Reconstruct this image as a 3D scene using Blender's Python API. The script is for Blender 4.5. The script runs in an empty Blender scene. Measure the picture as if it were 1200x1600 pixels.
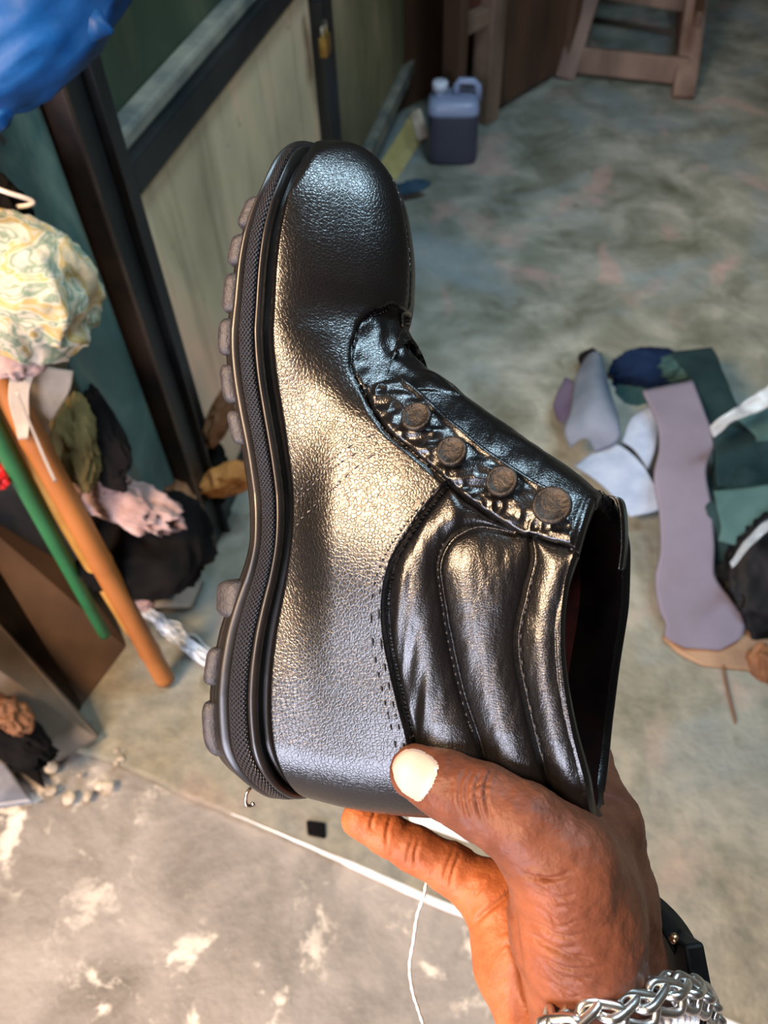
import bpy, bmesh, math, random
import numpy as np
from mathutils import Vector, Matrix, noise
SC = bpy.context.scene
COL = SC.collection
rng = random.Random(7)

# ---------------------------------------------------------------- camera
FPX, CH = 1250.0, 1.10
_p = math.radians(51.3); _r = math.atan2(50, 1000)
_F = np.array([0, math.cos(_p), -math.sin(_p)]); _U = np.array([0, math.sin(_p), math.cos(_p)]); _R = np.array([1., 0, 0])
CR = _R*math.cos(_r) - _U*math.sin(_r); CU = _U*math.cos(_r) + _R*math.sin(_r); CF = _F
CC = np.array([0, 0, CH])
cam = bpy.data.cameras.new('camera'); camo = bpy.data.objects.new('camera', cam); COL.objects.link(camo)
cam.sensor_fit = 'VERTICAL'; cam.sensor_height = 36; cam.lens = FPX/1600*36
M = Matrix(((CR[0], CU[0], -CF[0], 0), (CR[1], CU[1], -CF[1], 0), (CR[2], CU[2], -CF[2], CH), (0, 0, 0, 1)))
camo.matrix_world = M
cam.clip_start = 0.02
cam.dof.use_dof = True; cam.dof.focus_distance = 0.345; cam.dof.aperture_fstop = 11.0
SC.camera = camo

# ---------------------------------------------------------------- world, lights, exposure
SC.view_settings.view_transform = 'Standard'; SC.view_settings.look = 'None'
SC.view_settings.exposure = -0.22; SC.view_settings.gamma = 1.0; SC.view_settings.use_curve_mapping = False
W = bpy.data.worlds.new('world'); SC.world = W; W.use_nodes = True
W.node_tree.nodes['Background'].inputs[0].default_value = (0.55, 0.70, 0.9, 1)
W.node_tree.nodes['Background'].inputs[1].default_value = 0.6

def area(name, loc, target, sx, sy, power, col):
    l = bpy.data.lights.new(name, 'AREA'); l.shape = 'RECTANGLE'; l.size = sx; l.size_y = sy; l.energy = power; l.color = col
    o = bpy.data.objects.new(name, l); COL.objects.link(o); o.location = loc
    o.rotation_euler = (Vector(target)-Vector(loc)).to_track_quat('-Z', 'Y').to_euler()
    return o
# daylight through the doorway behind the photographer; other lamps added for boot highlights
area('door_daylight', (-1.12, -1.5, 1.15), (0.0, 0.25, 0.75), 0.95, 1.4, 118, (0.80, 0.82, 1.0))
area('warm_side_fill', (-1.12, -.32, 2.02), (0.0, 0.25, 0.85), 0.46, 0.58, 118, (1.0, 0.68, 0.42))  # added warm lamp for the gold highlight on the boot's side
area('cool_top_fill', (.50, .75, 2.5), (0.2, 0.7, 0.0), 0.24, 0.40, 33, (0.60, 0.84, 1.0))  # added cool lamp overhead for the toe highlight; the ceiling is closed

area('cool_sheen_fill', (1.0, .98, 2.02), (0.05, 0.25, 0.85), 0.38, 0.38, 24, (0.58, 0.82, 1.0))  # added cool lamp for the sheen along the tongue

# ---------------------------------------------------------------- helpers
def ray(px, py): return CR*((px-600)/FPX) + CU*(-(py-800)/FPX) + CF
def P(px, py, d): return CC + ray(px, py)*d
def FL(px, py, z=0.0):
    r = ray(px, py); return CC + r*((z-CH)/r[2])
def proj(p):
    v = np.asarray(p)-CC; d = v@CF
    return 600+FPX*(v@CR)/d, 800-FPX*(v@CU)/d, d
CABP = FL(330, 850); _a = math.radians(15.4)
CABD = np.array([math.sin(_a), math.cos(_a), 0]); CABN = np.array([CABD[1], -CABD[0], 0])
def CAB(px, py, off=0.0):
    r = ray(px, py); return CC + r*(((CABP+CABN*off-CC)@CABN)/(r@CABN))

def mesh_obj(name, verts, faces, mat=None, parent=None, smooth=True, uvs=None):
    me = bpy.data.meshes.new(name)
    verts = np.asarray(verts, dtype=float)
    me.from_pydata(verts.tolist() if len(verts) < 3000 else [tuple(v) for v in verts], [], [tuple(int(i) for i in f) for f in faces])
    if uvs is not None:
        uvl = me.uv_layers.new(name='uv'); uvs = np.asarray(uvs)
        li = np.zeros(len(me.loops), dtype=np.int32); me.loops.foreach_get('vertex_index', li)
        uvl.data.foreach_set('uv', uvs[li].astype(np.float32).ravel())
    if mat: me.materials.append(mat)
    me.polygons.foreach_set('use_smooth', [smooth]*len(me.polygons)); me.update()
    o = bpy.data.objects.new(name, me); COL.objects.link(o)
    if parent is not None: o.parent = parent
    return o
def recalc(o):
    bm = bmesh.new(); bm.from_mesh(o.data); bmesh.ops.recalc_face_normals(bm, faces=bm.faces); bm.to_mesh(o.data); bm.free(); return o
def tag(o, label=None, cat=None, group=None, kind=None):
    if label: o['label'] = label
    if cat: o['category'] = cat
    if group: o['group'] = group
    if kind: o['kind'] = kind
    return o
def empty(name, loc=(0, 0, 0), mw=None):
    o = bpy.data.objects.new(name, None); COL.objects.link(o); o.empty_display_size = .02
    if mw is not None: o.matrix_world = mw
    else: o.location = loc
    return o
def catmull(pts, n, closed=False):
    p = np.asarray(pts, float)
    if closed: q = np.vstack([p[-1], p, p[0], p[1]]); m = len(p)
    else: q = np.vstack([2*p[0]-p[1], p, 2*p[-1]-p[-2]]); m = len(p)-1
    t = np.linspace(0, m, n, endpoint=not closed); i = np.minimum(t.astype(int), m-1); u = (t-i)[:, None]
    a, b, c, d = q[i], q[i+1], q[i+2], q[i+3]
    return .5*(2*b+(c-a)*u+(2*a-5*b+4*c-d)*u*u+(3*b-a-3*c+d)*u**3)
def resample(p, n):
    p = np.asarray(p, float); s = np.r_[0, np.cumsum(np.linalg.norm(np.diff(p, axis=0), axis=1))]
    t = np.linspace(0, s[-1], n); return np.stack([np.interp(t, s, p[:, k]) for k in range(p.shape[1])], 1)
def grid_faces(nu, nv, cu=False, base=0):
    f = []
    for j in range(nv-1):
        for i in range(nu if cu else nu-1):
            i2 = (i+1) % nu; f.append((base+j*nu+i, base+j*nu+i2, base+(j+1)*nu+i2, base+(j+1)*nu+i))
    return f
def tube_data(path, rad, k=8, cap=True):
    path = np.asarray(path, float); n = len(path); rad = np.broadcast_to(rad, (n,))
    T = np.gradient(path, axis=0); T /= np.linalg.norm(T, axis=1)[:, None]+1e-12
    a = np.array([0, 0, 1.]) if abs(T[0][2]) < .9 else np.array([1., 0, 0]); nrm = np.cross(T[0], a); V = []
    for i in range(n):
        nrm = nrm-T[i]*(nrm@T[i]); nrm /= np.linalg.norm(nrm)+1e-12; b = np.cross(T[i], nrm)
        for j in range(k):
            th = 2*math.pi*j/k; V.append(path[i]+rad[i]*(nrm*math.cos(th)+b*math.sin(th)))
    F = grid_faces(k, n, True)
    if cap: F += [tuple(range(k))[::-1], tuple((n-1)*k+j for j in range(k))]
    return np.array(V), F
class MB:
    def __init__(s): s.v = []; s.f = []; s.n = 0
    def add(s, v, f):
        s.v.append(np.asarray(v, float)); s.f += [tuple(i+s.n for i in q) for q in f]; s.n += len(v); return s
    def tube(s, path, r, k=8, cap=True): return s.add(*tube_data(path, r, k, cap))
    def box(s, c, ax, ay, az):   # centre and half-axis vectors
        c, ax, ay, az = map(np.asarray, (c, ax, ay, az))
        v = [c+i*ax+j*ay+k*az for k in (-1, 1) for j in (-1, 1) for i in (-1, 1)]
        return s.add(v, [(0, 2, 3, 1), (4, 5, 7, 6), (0, 1, 5, 4), (2, 6, 7, 3), (0, 4, 6, 2), (1, 3, 7, 5)])
    def build(s, name, mat, parent=None, smooth=True, bevel=0):
        o = recalc(mesh_obj(name, np.vstack(s.v), s.f, mat, parent, smooth))
        if bevel:
            b = o.modifiers.new('bevel', 'BEVEL'); b.width = bevel; b.segments = 2; b.limit_method = 'ANGLE'
            o.data.polygons.foreach_set('use_smooth', [False]*len(o.data.polygons))
        return o
def smoothstep(a, b, x):
    t = np.clip((x-a)/(b-a), 0, 1); return t*t*(3-2*t)
def pl_dist(pts, line):
    """distance of 2-D points to a polyline, and the signed side (left of travel positive)"""
    best = np.full(len(pts), 1e9); side = np.zeros(len(pts)); arc = np.zeros(len(pts)); s0 = 0
    for a, b in zip(line[:-1], line[1:]):
        d = b-a; L2 = d@d+1e-18; q = pts-a; t = np.clip((q@d)/L2, 0, 1); e = q-t[:, None]*d
        dd = np.hypot(e[:, 0], e[:, 1]); m = dd < best-1e-12; best[m] = dd[m]
        cr = d[0]*q[:, 1]-d[1]*q[:, 0]; side[m] = np.sign(cr[m]); arc[m] = s0+t[m]*math.sqrt(L2); s0 += math.sqrt(L2)
    return best, side, arc
def inside(pts, poly):
    c = np.zeros(len(pts), bool); x, y = pts[:, 0], pts[:, 1]
    for (x1, y1), (x2, y2) in zip(poly, np.roll(poly, -1, 0)):
        m = ((y1 > y) != (y2 > y)) & (x < (x2-x1)*(y-y1)/((y2-y1)+1e-18)+x1); c ^= m
    return c
_rs = np.random.RandomState(3)
_lat = _rs.rand(64, 64, 64)
def vnoise(p):
    """value noise of an (n,3) array, 0..1"""
    p = np.asarray(p); i = np.floor(p).astype(int); f = p-i; f = f*f*(3-2*f); r = 0
    for dx in (0, 1):
        for dy in (0, 1):
            for dz in (0, 1):
                w = (f[:, 0] if dx else 1-f[:, 0])*(f[:, 1] if dy else 1-f[:, 1])*(f[:, 2] if dz else 1-f[:, 2])
                r = r+w*_lat[(i[:, 0]+dx) % 64, (i[:, 1]+dy) % 64, (i[:, 2]+dz) % 64]
    return r

# ---------------------------------------------------------------- materials
class NT:
    def __init__(s, name):
        s.m = bpy.data.materials.new(name); s.m.use_nodes = True; s.t = s.m.node_tree
        s.b = s.t.nodes['Principled BSDF']; s.tc = s.t.nodes.new('ShaderNodeTexCoord')
    def n(s, typ, **kw):
        x = s.t.nodes.new('ShaderNode'+typ)
        for k, v in kw.items():
            if k in x.inputs: x.inputs[k].default_value = v
            else: setattr(x, k, v)
        return x
    def l(s, a, b): s.t.links.new(a, b)
    def co(s, scale=(1, 1, 1), space='Object', rot=(0, 0, 0)):
        mp = s.n('Mapping'); mp.inputs['Scale'].default_value = scale; mp.inputs['Rotation'].default_value = rot
        s.l(s.tc.outputs[space], mp.inputs['Vector']); return mp.outputs[0]
    def noise(s, vec, scale, detail=4, rough=.55, dist=0):
        x = s.n('TexNoise', Scale=scale, Detail=detail, Roughness=rough, Distortion=dist); s.l(vec, x.inputs['Vector']); return x.outputs['Fac']
    def ramp(s, fac, stops):
        r = s.n('ValToRGB'); s.l(fac, r.inputs[0]); e = r.color_ramp.elements
        while len(e) < len(stops): e.new(.5)
        for q, (p, c) in zip(e, stops): q.position = p; q.color = (*c, 1) if len(c) == 3 else c
        return r.outputs[0]
    def mix(s, fac, a, b, mode='MIX'):
        x = s.n('MixRGB', blend_type=mode)
        for i, v in zip((0, 1, 2), (fac, a, b)):
            if hasattr(v, 'is_output'): s.l(v, x.inputs[i])
            else: x.inputs[i].default_value = v if i == 0 else (*v, 1)
        return x.outputs[0]
    def math(s, op, a, b=0.0):
        x = s.n('Math', operation=op)
        for i, v in zip((0, 1), (a, b)):
            if hasattr(v, 'is_output'): s.l(v, x.inputs[i])
            else: x.inputs[i].default_value = v
        return x.outputs[0]
    def bump(s, h, dist, strength=1.0, prev=None):
        x = s.n('Bump', Strength=strength, Distance=dist); s.l(h, x.inputs['Height'])
        if prev is not None: s.l(prev, x.inputs['Normal'])
        return x.outputs[0]
    def out(s, col=None, rough=None, normal=None, metal=0, spec=None, coat=None, **kw):
        for k, v in (('Base Color', col), ('Roughness', rough), ('Normal', normal), ('Metallic', metal)):
            if v is None: continue
            if hasattr(v, 'is_output'): s.l(v, s.b.inputs[k])
            else: s.b.inputs[k].default_value = (*v, 1) if k == 'Base Color' else v
        if spec is not None: s.b.inputs['Specular IOR Level'].default_value = spec
        if coat: s.b.inputs['Coat Weight'].default_value = coat[0]; s.b.inputs['Coat Roughness'].default_value = coat[1]
        for k, v in kw.items(): s.b.inputs[k].default_value = v
        return s.m
def mat_simple(name, a, b, scale, rough=.7, bump=.0005, metal=0, stretch=(1, 1, 1), spec=.5, detail=5, lo=.35, hi=.65, **kw):
    t = NT(name); v = t.co(stretch); f = t.noise(v, scale, detail)
    c = t.ramp(f, [(lo, a), (hi, b)])
    return t.out(c, rough, t.bump(t.noise(v, scale*2.5, 6), bump) if bump else None, metal, spec, **kw)
# ================================================================ the boot
TAU, RHO, BD = math.radians(24), math.radians(2.6), 0.372
_L = CR*math.sin(RHO)+CU*math.cos(RHO); _H0 = CR*math.cos(RHO)-CU*math.sin(RHO); _T = -CF
AH = _H0*math.cos(TAU)+_T*math.sin(TAU); AW = -_H0*math.sin(TAU)+_T*math.cos(TAU); AL = _L
BO = P(600, 780, BD)-AL*.14-AH*.09
BMW = Matrix(((AL[0], AH[0], AW[0], BO[0]), (AL[1], AH[1], AW[1], BO[1]), (AL[2], AH[2], AW[2], BO[2]), (0, 0, 0, 1)))
def inv(px, py, w):
    r = ray(px, py); t = ((BO-CC)@AW+w)/(r@AW); q = CC+r*t-BO; return np.array([q@AL, q@AH])
def bproj(q):
    w = BO+q[:, :1]*AL+q[:, 1:2]*AH+q[:, 2:3]*AW-CC; d = w@CF
    return np.stack([600+FPX*(w@CR)/d, 800-FPX*(w@CU)/d, d], 1)

def mat_leather(name, scale, bdist, rough, wr=0.0, spec=.55, aniso=(1, 1, 1), col=((.0015, .0015, .0017), (.004, .0035, .0035))):
    t = NT(name); v = t.co(aniso)
    vo = t.n('TexVoronoi', feature='DISTANCE_TO_EDGE', Scale=scale); 
    dn = t.n('TexNoise', Scale=scale*.6, Detail=2.0); t.l(v, dn.inputs['Vector'])
    mv = t.n('VectorMath', operation='MULTIPLY_ADD'); t.l(dn.outputs['Color'], mv.inputs[0]); mv.inputs[1].default_value = (.8/scale,)*3; t.l(v, mv.inputs[2])
    t.l(mv.outputs[0], vo.inputs['Vector'])
    h = t.ramp(vo.outputs['Distance'], [(0, (0, 0, 0)), (.22, (1, 1, 1))])
    nb = t.bump(h, bdist)
    nb = t.bump(t.noise(v, scale*2.2, 4), bdist*.5, prev=nb)
    if wr: nb = t.bump(t.noise(t.co((1, 3, 1)), 60, 5, .6), wr, prev=nb)
    c = t.ramp(t.noise(v, 30, 3), [(.3, col[0]), (.7, col[1])])
    return t.out(c, rough, nb, spec=spec)
m_vamp = mat_leather('pebbled_black_leather', 640, .000050, .27)
m_soft = mat_leather('soft_black_leather', 900, .00003, .26, wr=.00025)
m_tongue = mat_leather('tongue_leather', 800, .00004, .25, wr=.0004)
m_rub = mat_simple('black_rubber', (.006, .005, .0045), (.016, .012, .010), 40, .34, .00006)
m_lug = mat_simple('grained_rubber', (.014, .012, .013), (.032, .027, .029), 300, .55, .0005)
m_lining = mat_simple('red_brown_lining', (.003, .001, .001), (.009, .002, .0015), 60, .9, .0002, spec=.06)
m_thread = mat_simple('dark_thread', (.012, .010, .010), (.03, .025, .022), 400, .6, 0)
m_lthread = mat_simple('waxed_thread', (.10, .085, .08), (.2, .17, .15), 400, .45, 0)
m_hook = mat_simple('worn_black_metal', (.008, .006, .005), (.026, .018, .012), 260, .42, .0006, metal=.5)
def mat_knurl():
    t = NT('knurled_rubber'); s = t.n('SeparateXYZ'); t.l(t.tc.outputs['UV'], s.inputs[0])
    u = t.math('MULTIPLY', s.outputs[0], 330.0); v = t.math('MULTIPLY', s.outputs[1], 5.0)
    a = t.math('SINE', t.math('MULTIPLY', t.math('ADD', u, v), math.pi)); b = t.math('SINE', t.math('MULTIPLY', t.math('SUBTRACT', u, v), math.pi))
    h = t.math('MAXIMUM', t.math('ABSOLUTE', a), t.math('ABSOLUTE', b)); h = t.math('MULTIPLY', t.math('ABSOLUTE', a), t.math('ABSOLUTE', b))
    return t.out((.030, .025, .028), .38, t.bump(h, .0020))
m_knurl = mat_knurl()

# silhouette in the photo, read back to the boot's own side plane
toe_px = [(524, 256), (548, 256), (585, 267), (612, 293), (632, 335), (642, 385), (646, 430), (645, 480), (642, 520)]
fr = [inv(x, y, -.017)+np.array([0, .003]) for x, y in toe_px]
fr[0] = inv(512, 262, 0.0); fr[1] = inv(540, 252, -.008)
ins_px = [(660, 560), (698, 588), (752, 630), (812, 672), (870, 711), (910, 740), (940, 768)]
fr += [inv(x, y, -.008)+np.array([0, .001]) for x, y in ins_px]
bk = [inv(x, y, 0) for x, y in [(500, 1233), (570, 1252), (640, 1262), (700, 1266), (780, 1268), (850, 1272), (905, 1278), (940, 1284)]]
FRC = resample(catmull(fr, 300), 400); BKC = resample(catmull(bk, 200), 300)
SIL = np.vstack([BKC[::-1][::6], BKC[:1]]), FRC[::6]
NU, NV = 880, 300
vv = np.linspace(0, 1, NV); th = 2*np.pi*np.arange(NU)/NU
uu = (1-np.cos(th))/2
# front parameter: spend more slices on the toe cap
vf = vv**1.0
Fp = np.stack([np.interp(vf, np.linspace(0, 1, 400), FRC[:, k]) for k in (0, 1)], 1)
Bp = np.stack([np.interp(vv, np.linspace(0, 1, 300), BKC[:, k]) for k in (0, 1)], 1)
# welt line seen on the near side
welt_px = [(470, 285), (447, 330), (433, 400), (428, 450), (427, 500), (428, 550), (433, 600), (442, 650), (450, 700), (458, 750), (462, 800), (460, 850), (450, 900), (440, 950), (430, 1000), (425, 1050), (425, 1100), (432, 1150), (455, 1205)]
HWL = np.array([0, .004, .015, .035, .06, .10, .14, .18, .21, .24, .265, .285, .300, .306]); 
HWW = np.array([0, .013, .024, .032, .0345, .033, .034, .039, .0435, .0450, .042, .033, .015, 0])
def hw(L): return np.interp(L, HWL, HWW)
w_ = []
for x, y in welt_px:
    l = inv(x, y, .035)[0]; q = inv(x, y, float(hw(l))); q = inv(x, y, float(hw(q[0]))+.0); w_.append(q)
w_ = np.array(sorted(w_, key=lambda q: q[0]))
WL = np.r_[Bp[0, 0], w_[:, 0], Fp[0, 0]]; WH = np.r_[Bp[0, 1], w_[:, 1], Fp[0, 1]]
o_ = np.argsort(WL); WL, WH = WL[o_], WH[o_]
def Hwelt(L):
    xs = np.linspace(WL[0], WL[-1], 200); ys = np.interp(xs, WL, WH)
    k = np.hanning(31); k /= k.sum(); yp = np.r_[np.full(15, ys[0]), ys, np.full(15, ys[-1])]; ys = np.convolve(yp, k, 'valid')
    return np.interp(L, xs, ys)
Lg = Bp[:, None, 0]*(1-uu)+Fp[:, None, 0]*uu
Hg = Bp[:, None, 1]*(1-uu)+Fp[:, None, 1]*uu
Hline0 = Bp[0, 1]*(1-uu)+Fp[0, 1]*uu
bow0 = Hwelt(Lg[0])-Hline0
Hg = Hg+((1-vv)**2)[:, None]*bow0
# collar line of the near wall
col_px = [(905, 850), (887, 900), (880, 960), (880, 1020), (888, 1090), (900, 1150), (918, 1220)]
cq = np.array([inv(x, y, .027) for x, y in col_px]); 
c_u = (cq[:, 0]-Bp[-1, 0])/(Fp[-1, 0]-Bp[-1, 0]); c_b = cq[:, 1]-(Bp[-1, 1]*(1-c_u)+Fp[-1, 1]*c_u)
o_ = np.argsort(c_u); cu_, cb_ = np.r_[0, c_u[o_], 1], np.r_[0, c_b[o_], 0]
bow1 = np.interp(uu, cu_, cb_); kk = np.hanning(41); kk /= kk.sum(); bow1 = np.convolve(np.r_[bow1[-20:], bow1, bow1[:20]], kk, 'valid')
#print('bow1', cu_.round(2), (cb_*1000).round(1)); print('welt', (WL*1000).round(0), (WH*1000).round(0))
#print('front', (Fp[::40]*1000).round(0).tolist(), 'back', (Bp[::60]*1000).round(0).tolist())
far_px = [(966, 800), (977, 850), (974, 950), (958, 1050), (946, 1150), (942, 1240)]
fq = np.array([inv(x, y, -.020) for x, y in far_px])
f_u = (fq[:, 0]-Bp[-1, 0])/(Fp[-1, 0]-Bp[-1, 0]); f_b = fq[:, 1]-(Bp[-1, 1]*(1-f_u)+Fp[-1, 1]*f_u)
o_ = np.argsort(f_u); bow2 = np.interp(uu, np.r_[0, f_u[o_], 1], np.r_[0, f_b[o_], 0]); bow2 = np.convolve(np.r_[bow2[-20:], bow2, bow2[:20]], kk, 'valid')
#print('bow2', f_u.round(2), (f_b*1000).round(1))
bow1 = np.where(np.sin(th) >= 0, bow1, bow2); bow1 = np.convolve(np.r_[bow1[-20:], bow1, bow1[:20]], kk, 'valid')
Hg = Hg+(vv**5)[:, None]*bow1
LH = np.stack([Lg.ravel(), Hg.ravel()], 1)
_d, _s, _a = pl_dist(LH, FRC[::4]); _d2, _s2, _a2 = pl_dist(np.array([[.12, .09]]), FRC)
_k = np.where((_s == -_s2[0]) & (_d < .03) & (_a > 1e-6) & (_a < np.linalg.norm(np.diff(FRC, axis=0), axis=1).sum()-.004) & (np.repeat(vv, NU) < .985))[0]
for k_ in _k:      # grid points that strayed past the front outline go back onto it
    LH[k_] = FRC[np.argmin(((FRC-LH[k_])**2).sum(1))]
#print('snapped', len(_k))
hh = LH[:, 1]
dF = pl_dist(LH, FRC[::6])[0]; dB = pl_dist(LH, BKC[::8])[0]
for D_, C_ in ((dF, FRC), (dB, BKC)):
    k_ = np.where(D_ < .0045)[0]; D_[k_] = pl_dist(LH[k_], C_)[0]; D_[D_ < 2e-6] = 0
wl = np.interp(LH[:, 0], HWL, HWW*0+np.where(HWW < .03, .034, HWW)); wl = np.interp(LH[:, 0], [0, .06, .10, .14, .18, .21, .25, .3], [.0345, .0345, .033, .034, .039, .0435, .0450, .0450])
hh = LH[:, 1]; 
wtop = np.interp(LH[:, 0], [0, .05, .10, .15, .19, .22, .30], [.029, .0325, .0325, .031, .029, .034, .044])
tt = smoothstep(.05, .14, hh); Wm = wl*(1-tt)+wtop*tt
Wm += .0078*np.exp(-((LH[:, 0]-.125)/.05)**2)*smoothstep(.056, .088, hh)*smoothstep(.17, .11, hh)
Wm += .0025*np.exp(-((hh-.055)/.015)**2)
rF = np.interp(LH[:, 0], [.0, .12, .17, .22, .30], [.022, .024, .034, .050, .050]); rB = .032
def gq(t, e=2.0): t = np.clip(t, 0, 1); return (1-(1-t)**e)**(1/e)
Wd = Wm*gq(dF/rF)*gq(dB/rB)
sgn = np.tile(np.where(np.sin(th) >= 0, 1, -1), NV); 
Q = np.stack([LH[:, 0], LH[:, 1], Wd*sgn], 1)
# normals of the grid
def grid_normals(G):
    du = np.roll(G, -1, 1)-np.roll(G, 1, 1); dv = np.gradient(G, axis=0); n = np.cross(du, dv); n /= np.linalg.norm(n, axis=2)[..., None]+1e-12; return n
G = Q.reshape(NV, NU, 3)
N_ = grid_normals(G); c_ = np.array([.12, .09, 0.])
if np.mean(np.sum(N_[:, NU//4]*np.array([0, 0, 1.]), 1)) < 0: N_ = -N_
def band(A, c, h, kv, ku):
    B = A.copy(); j = (np.arange(c-h-ku, c+h+ku+1)) % NU; S = A[:, j]
    for _ in range(2):
        T = np.pad(S, ((kv, kv), (ku, ku), (0, 0)), 'edge'); S = sum(T[a:a+S.shape[0], b:b+S.shape[1]] for a in range(2*kv+1) for b in range(2*ku+1))/((2*kv+1)*(2*ku+1))
    w = smoothstep(h, h*.4, np.abs(np.arange(-h, h+1)))[None, :, None]; jj = np.arange(c-h, c+h+1) % NU
    B[:, jj] = A[:, jj]*(1-w)+S[:, ku:-ku]*w; return B
N_[:-1] = band(N_, NU//2, 22, 2, 6)[:-1]; N_ /= np.linalg.norm(N_, axis=2)[..., None]+1e-12
N_ = N_.reshape(-1, 3)
PX = bproj(Q); near = (sgn > 0)
nidx = np.where(near)[0]
camB = np.array([(CC-BO)@AL, (CC-BO)@AH, (CC-BO)@AW])
fac = np.sum(N_*(camB-Q), 1) > 0
vis = np.where(fac & (Q[:, 2] > -.03))[0]
def surf(px, py):
    d = np.hypot(PX[vis, 0]-px, PX[vis, 1]-py); c = vis[d < d.min()+2.5]; return c[np.argmin(PX[c, 2])]
def surf_line(pts, n=None):
    p = catmull(pts, n or len(pts)*8); i = [surf(x, y) for x, y in p]; return np.array(i)
def lh(pts, n=None): 
    i = surf_line(pts, n); q = Q[i, :2]; k = [0]
    for j in range(1, len(q)):
        if np.hypot(*(q[j]-q[k[-1]])) > .0015: k.append(j)
    q = q[k]
    if len(q) > 6: q[1:-1] = (q[:-2]+q[1:-1]*2+q[2:])/4
    return q
seamA = lh([(700, 752), (655, 810), (622, 860), (604, 910), (600, 960), (605, 1010), (618, 1070), (636, 1140), (650, 1200), (662, 1256)])
seamB = lh([(800, 832), (740, 822), (700, 845), (684, 880), (687, 920), (700, 1000), (718, 1080), (748, 1175), (770, 1262)])
seamC = lh([(826, 836), (832, 870), (818, 930), (806, 985), (808, 1040), (822, 1110), (842, 1190), (862, 1262)])
seamD = lh([(905, 850), (885, 900), (868, 960), (866, 1030), (878, 1110), (895, 1180), (912, 1240)])
facL = lh([(566, 606), (580, 640), (605, 675), (660, 722), (712, 768), (755, 800), (800, 828), (835, 842), (868, 850), (900, 862)])
facU = lh([(628, 590), (662, 618), (705, 658), (760, 702), (810, 736), (850, 760), (885, 772)])
toeS = lh([(612, 478), (575, 492), (554, 525), (548, 565), (560, 600), (580, 630)])
X = Q[:, :2]
dA, sA, aA = pl_dist(X, seamA); dBs, sB, aB = pl_dist(X, seamB); dC, sC, aC = pl_dist(X, seamC); dD, sD, _ = pl_dist(X, seamD)
dL, sL, _ = pl_dist(X, facL); dU, sU, _ = pl_dist(X, facU); dT, sT, _ = pl_dist(X, toeS)
ext = lambda line, a, b: np.vstack([line[0]+a, line, line[-1]+b])
# regions in the side plane (L up the foot, H away from the sole)
collar_poly = np.vstack([seamA[0], seamA, seamA[-1]+[-.05, 0], [-.05, .30], [seamD[0][0], .30], facL[::-1]])
fac_poly = np.vstack([facL, facU[::-1]])
ton_poly = np.vstack([toeS, facL[:1], facU, facU[-1]+[0, .05], [.35, .30], toeS[0]+[.0, .05]])
inC = inside(X, collar_poly); inF = inside(X, fac_poly); inT = inside(X, ton_poly) & ~inF; inC &= ~inF & ~inT
off = np.zeros(len(X))
# padded collar: rolls between the seams
dseam = ((dA+1e-5)**-3.+(dBs+1e-5)**-3.+(dC+1e-5)**-3.+(dL+1e-5)**-3.+(dD+.004)**-3.)**(-1/3.)
puff = .0043*np.sin(np.clip(dseam/.015, 0, 1)*math.pi/2)**.8-.0020
nz = vnoise(np.c_[X[:, 0]*38, (X[:, 1]-.12*X[:, 0])*230, Q[:, 2]*30+9]); nz2 = vnoise(np.c_[X[:, 0]*160+5, X[:, 1]*420, Q[:, 2]*100])
nz3 = vnoise(np.c_[X[:, 0]*330+5, X[:, 1]*120, Q[:, 2]*60])
stripAB = np.exp(-(np.minimum(dA, .03)/.014)**2)
wr = (nz-.5)*.0020*(.04+1.2*stripAB)+(nz2-.5)*.0002
lowC = smoothstep(.045, .0, X[:, 0]); wr += (vnoise(np.c_[(X[:, 0]+.6*X[:, 1])*230, (X[:, 1]-X[:, 0])*50, Q[:, 2]*30])-.5)*.0034*lowC
off += np.where(inC, puff+wr*smoothstep(0, .004, dseam), 0)
rfl = np.abs(vnoise(np.c_[X[:, 0]*260, X[:, 1]*260, Q[:, 2]*90])-.5)
off += np.where(inF, .0022*smoothstep(0, .0018, np.minimum(dL, dU+.001))+(nz3-.5)*.0022*smoothstep(0, .006, dU)+.002*(.25-rfl)*.9*smoothstep(0, .006, dU)+.0012*np.exp(-((dU-.0015)/.0012)**2), 0)
off += np.where(inT, (vnoise(np.c_[X[:, 0]*120, X[:, 1]*120, Q[:, 2]*120])-.5)*np.where(X[:, 0] > facU[0][0]-.004, .0030, .0007)+(nz2-.5)*.0003-.0014, 0)
vampm = ~(inC | inF | inT)
off += np.where(vampm, .0008+(vnoise(Q*38+3)-.5)*.0006, 0)
# edge of the vamp seam: a stepped lap
off += np.where(vampm, .0012*smoothstep(0, .0016, dA), 0)
for dd, a in ((dA-.0000, .0012), (dBs, .0016), (dC, .0016)): off -= a*np.exp(-(dd/.0011)**2)*(inC | (dd < .001))
off -= .0010*np.exp(-(dT/.0009)**2)+.0012*np.exp(-(dL/.0010)**2)*(inF | inC | vampm)
rim = np.repeat(vv, NU); off *= smoothstep(1.0, .985, rim)*.7+.3
off *= smoothstep(0, .02, rim)
G0 = Q.reshape(NV, NU, 3)
Qd = Q+N_*off[:, None]
Gd = Qd.reshape(NV, NU, 3); _b = band(Gd, NU//2, 9, 1, 3); Gd[3:-6] = _b[3:-6]; Qd = Gd.reshape(-1, 3)
uv = np.stack([np.tile(np.arange(NU)/NU, NV), rim], 1)

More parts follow.
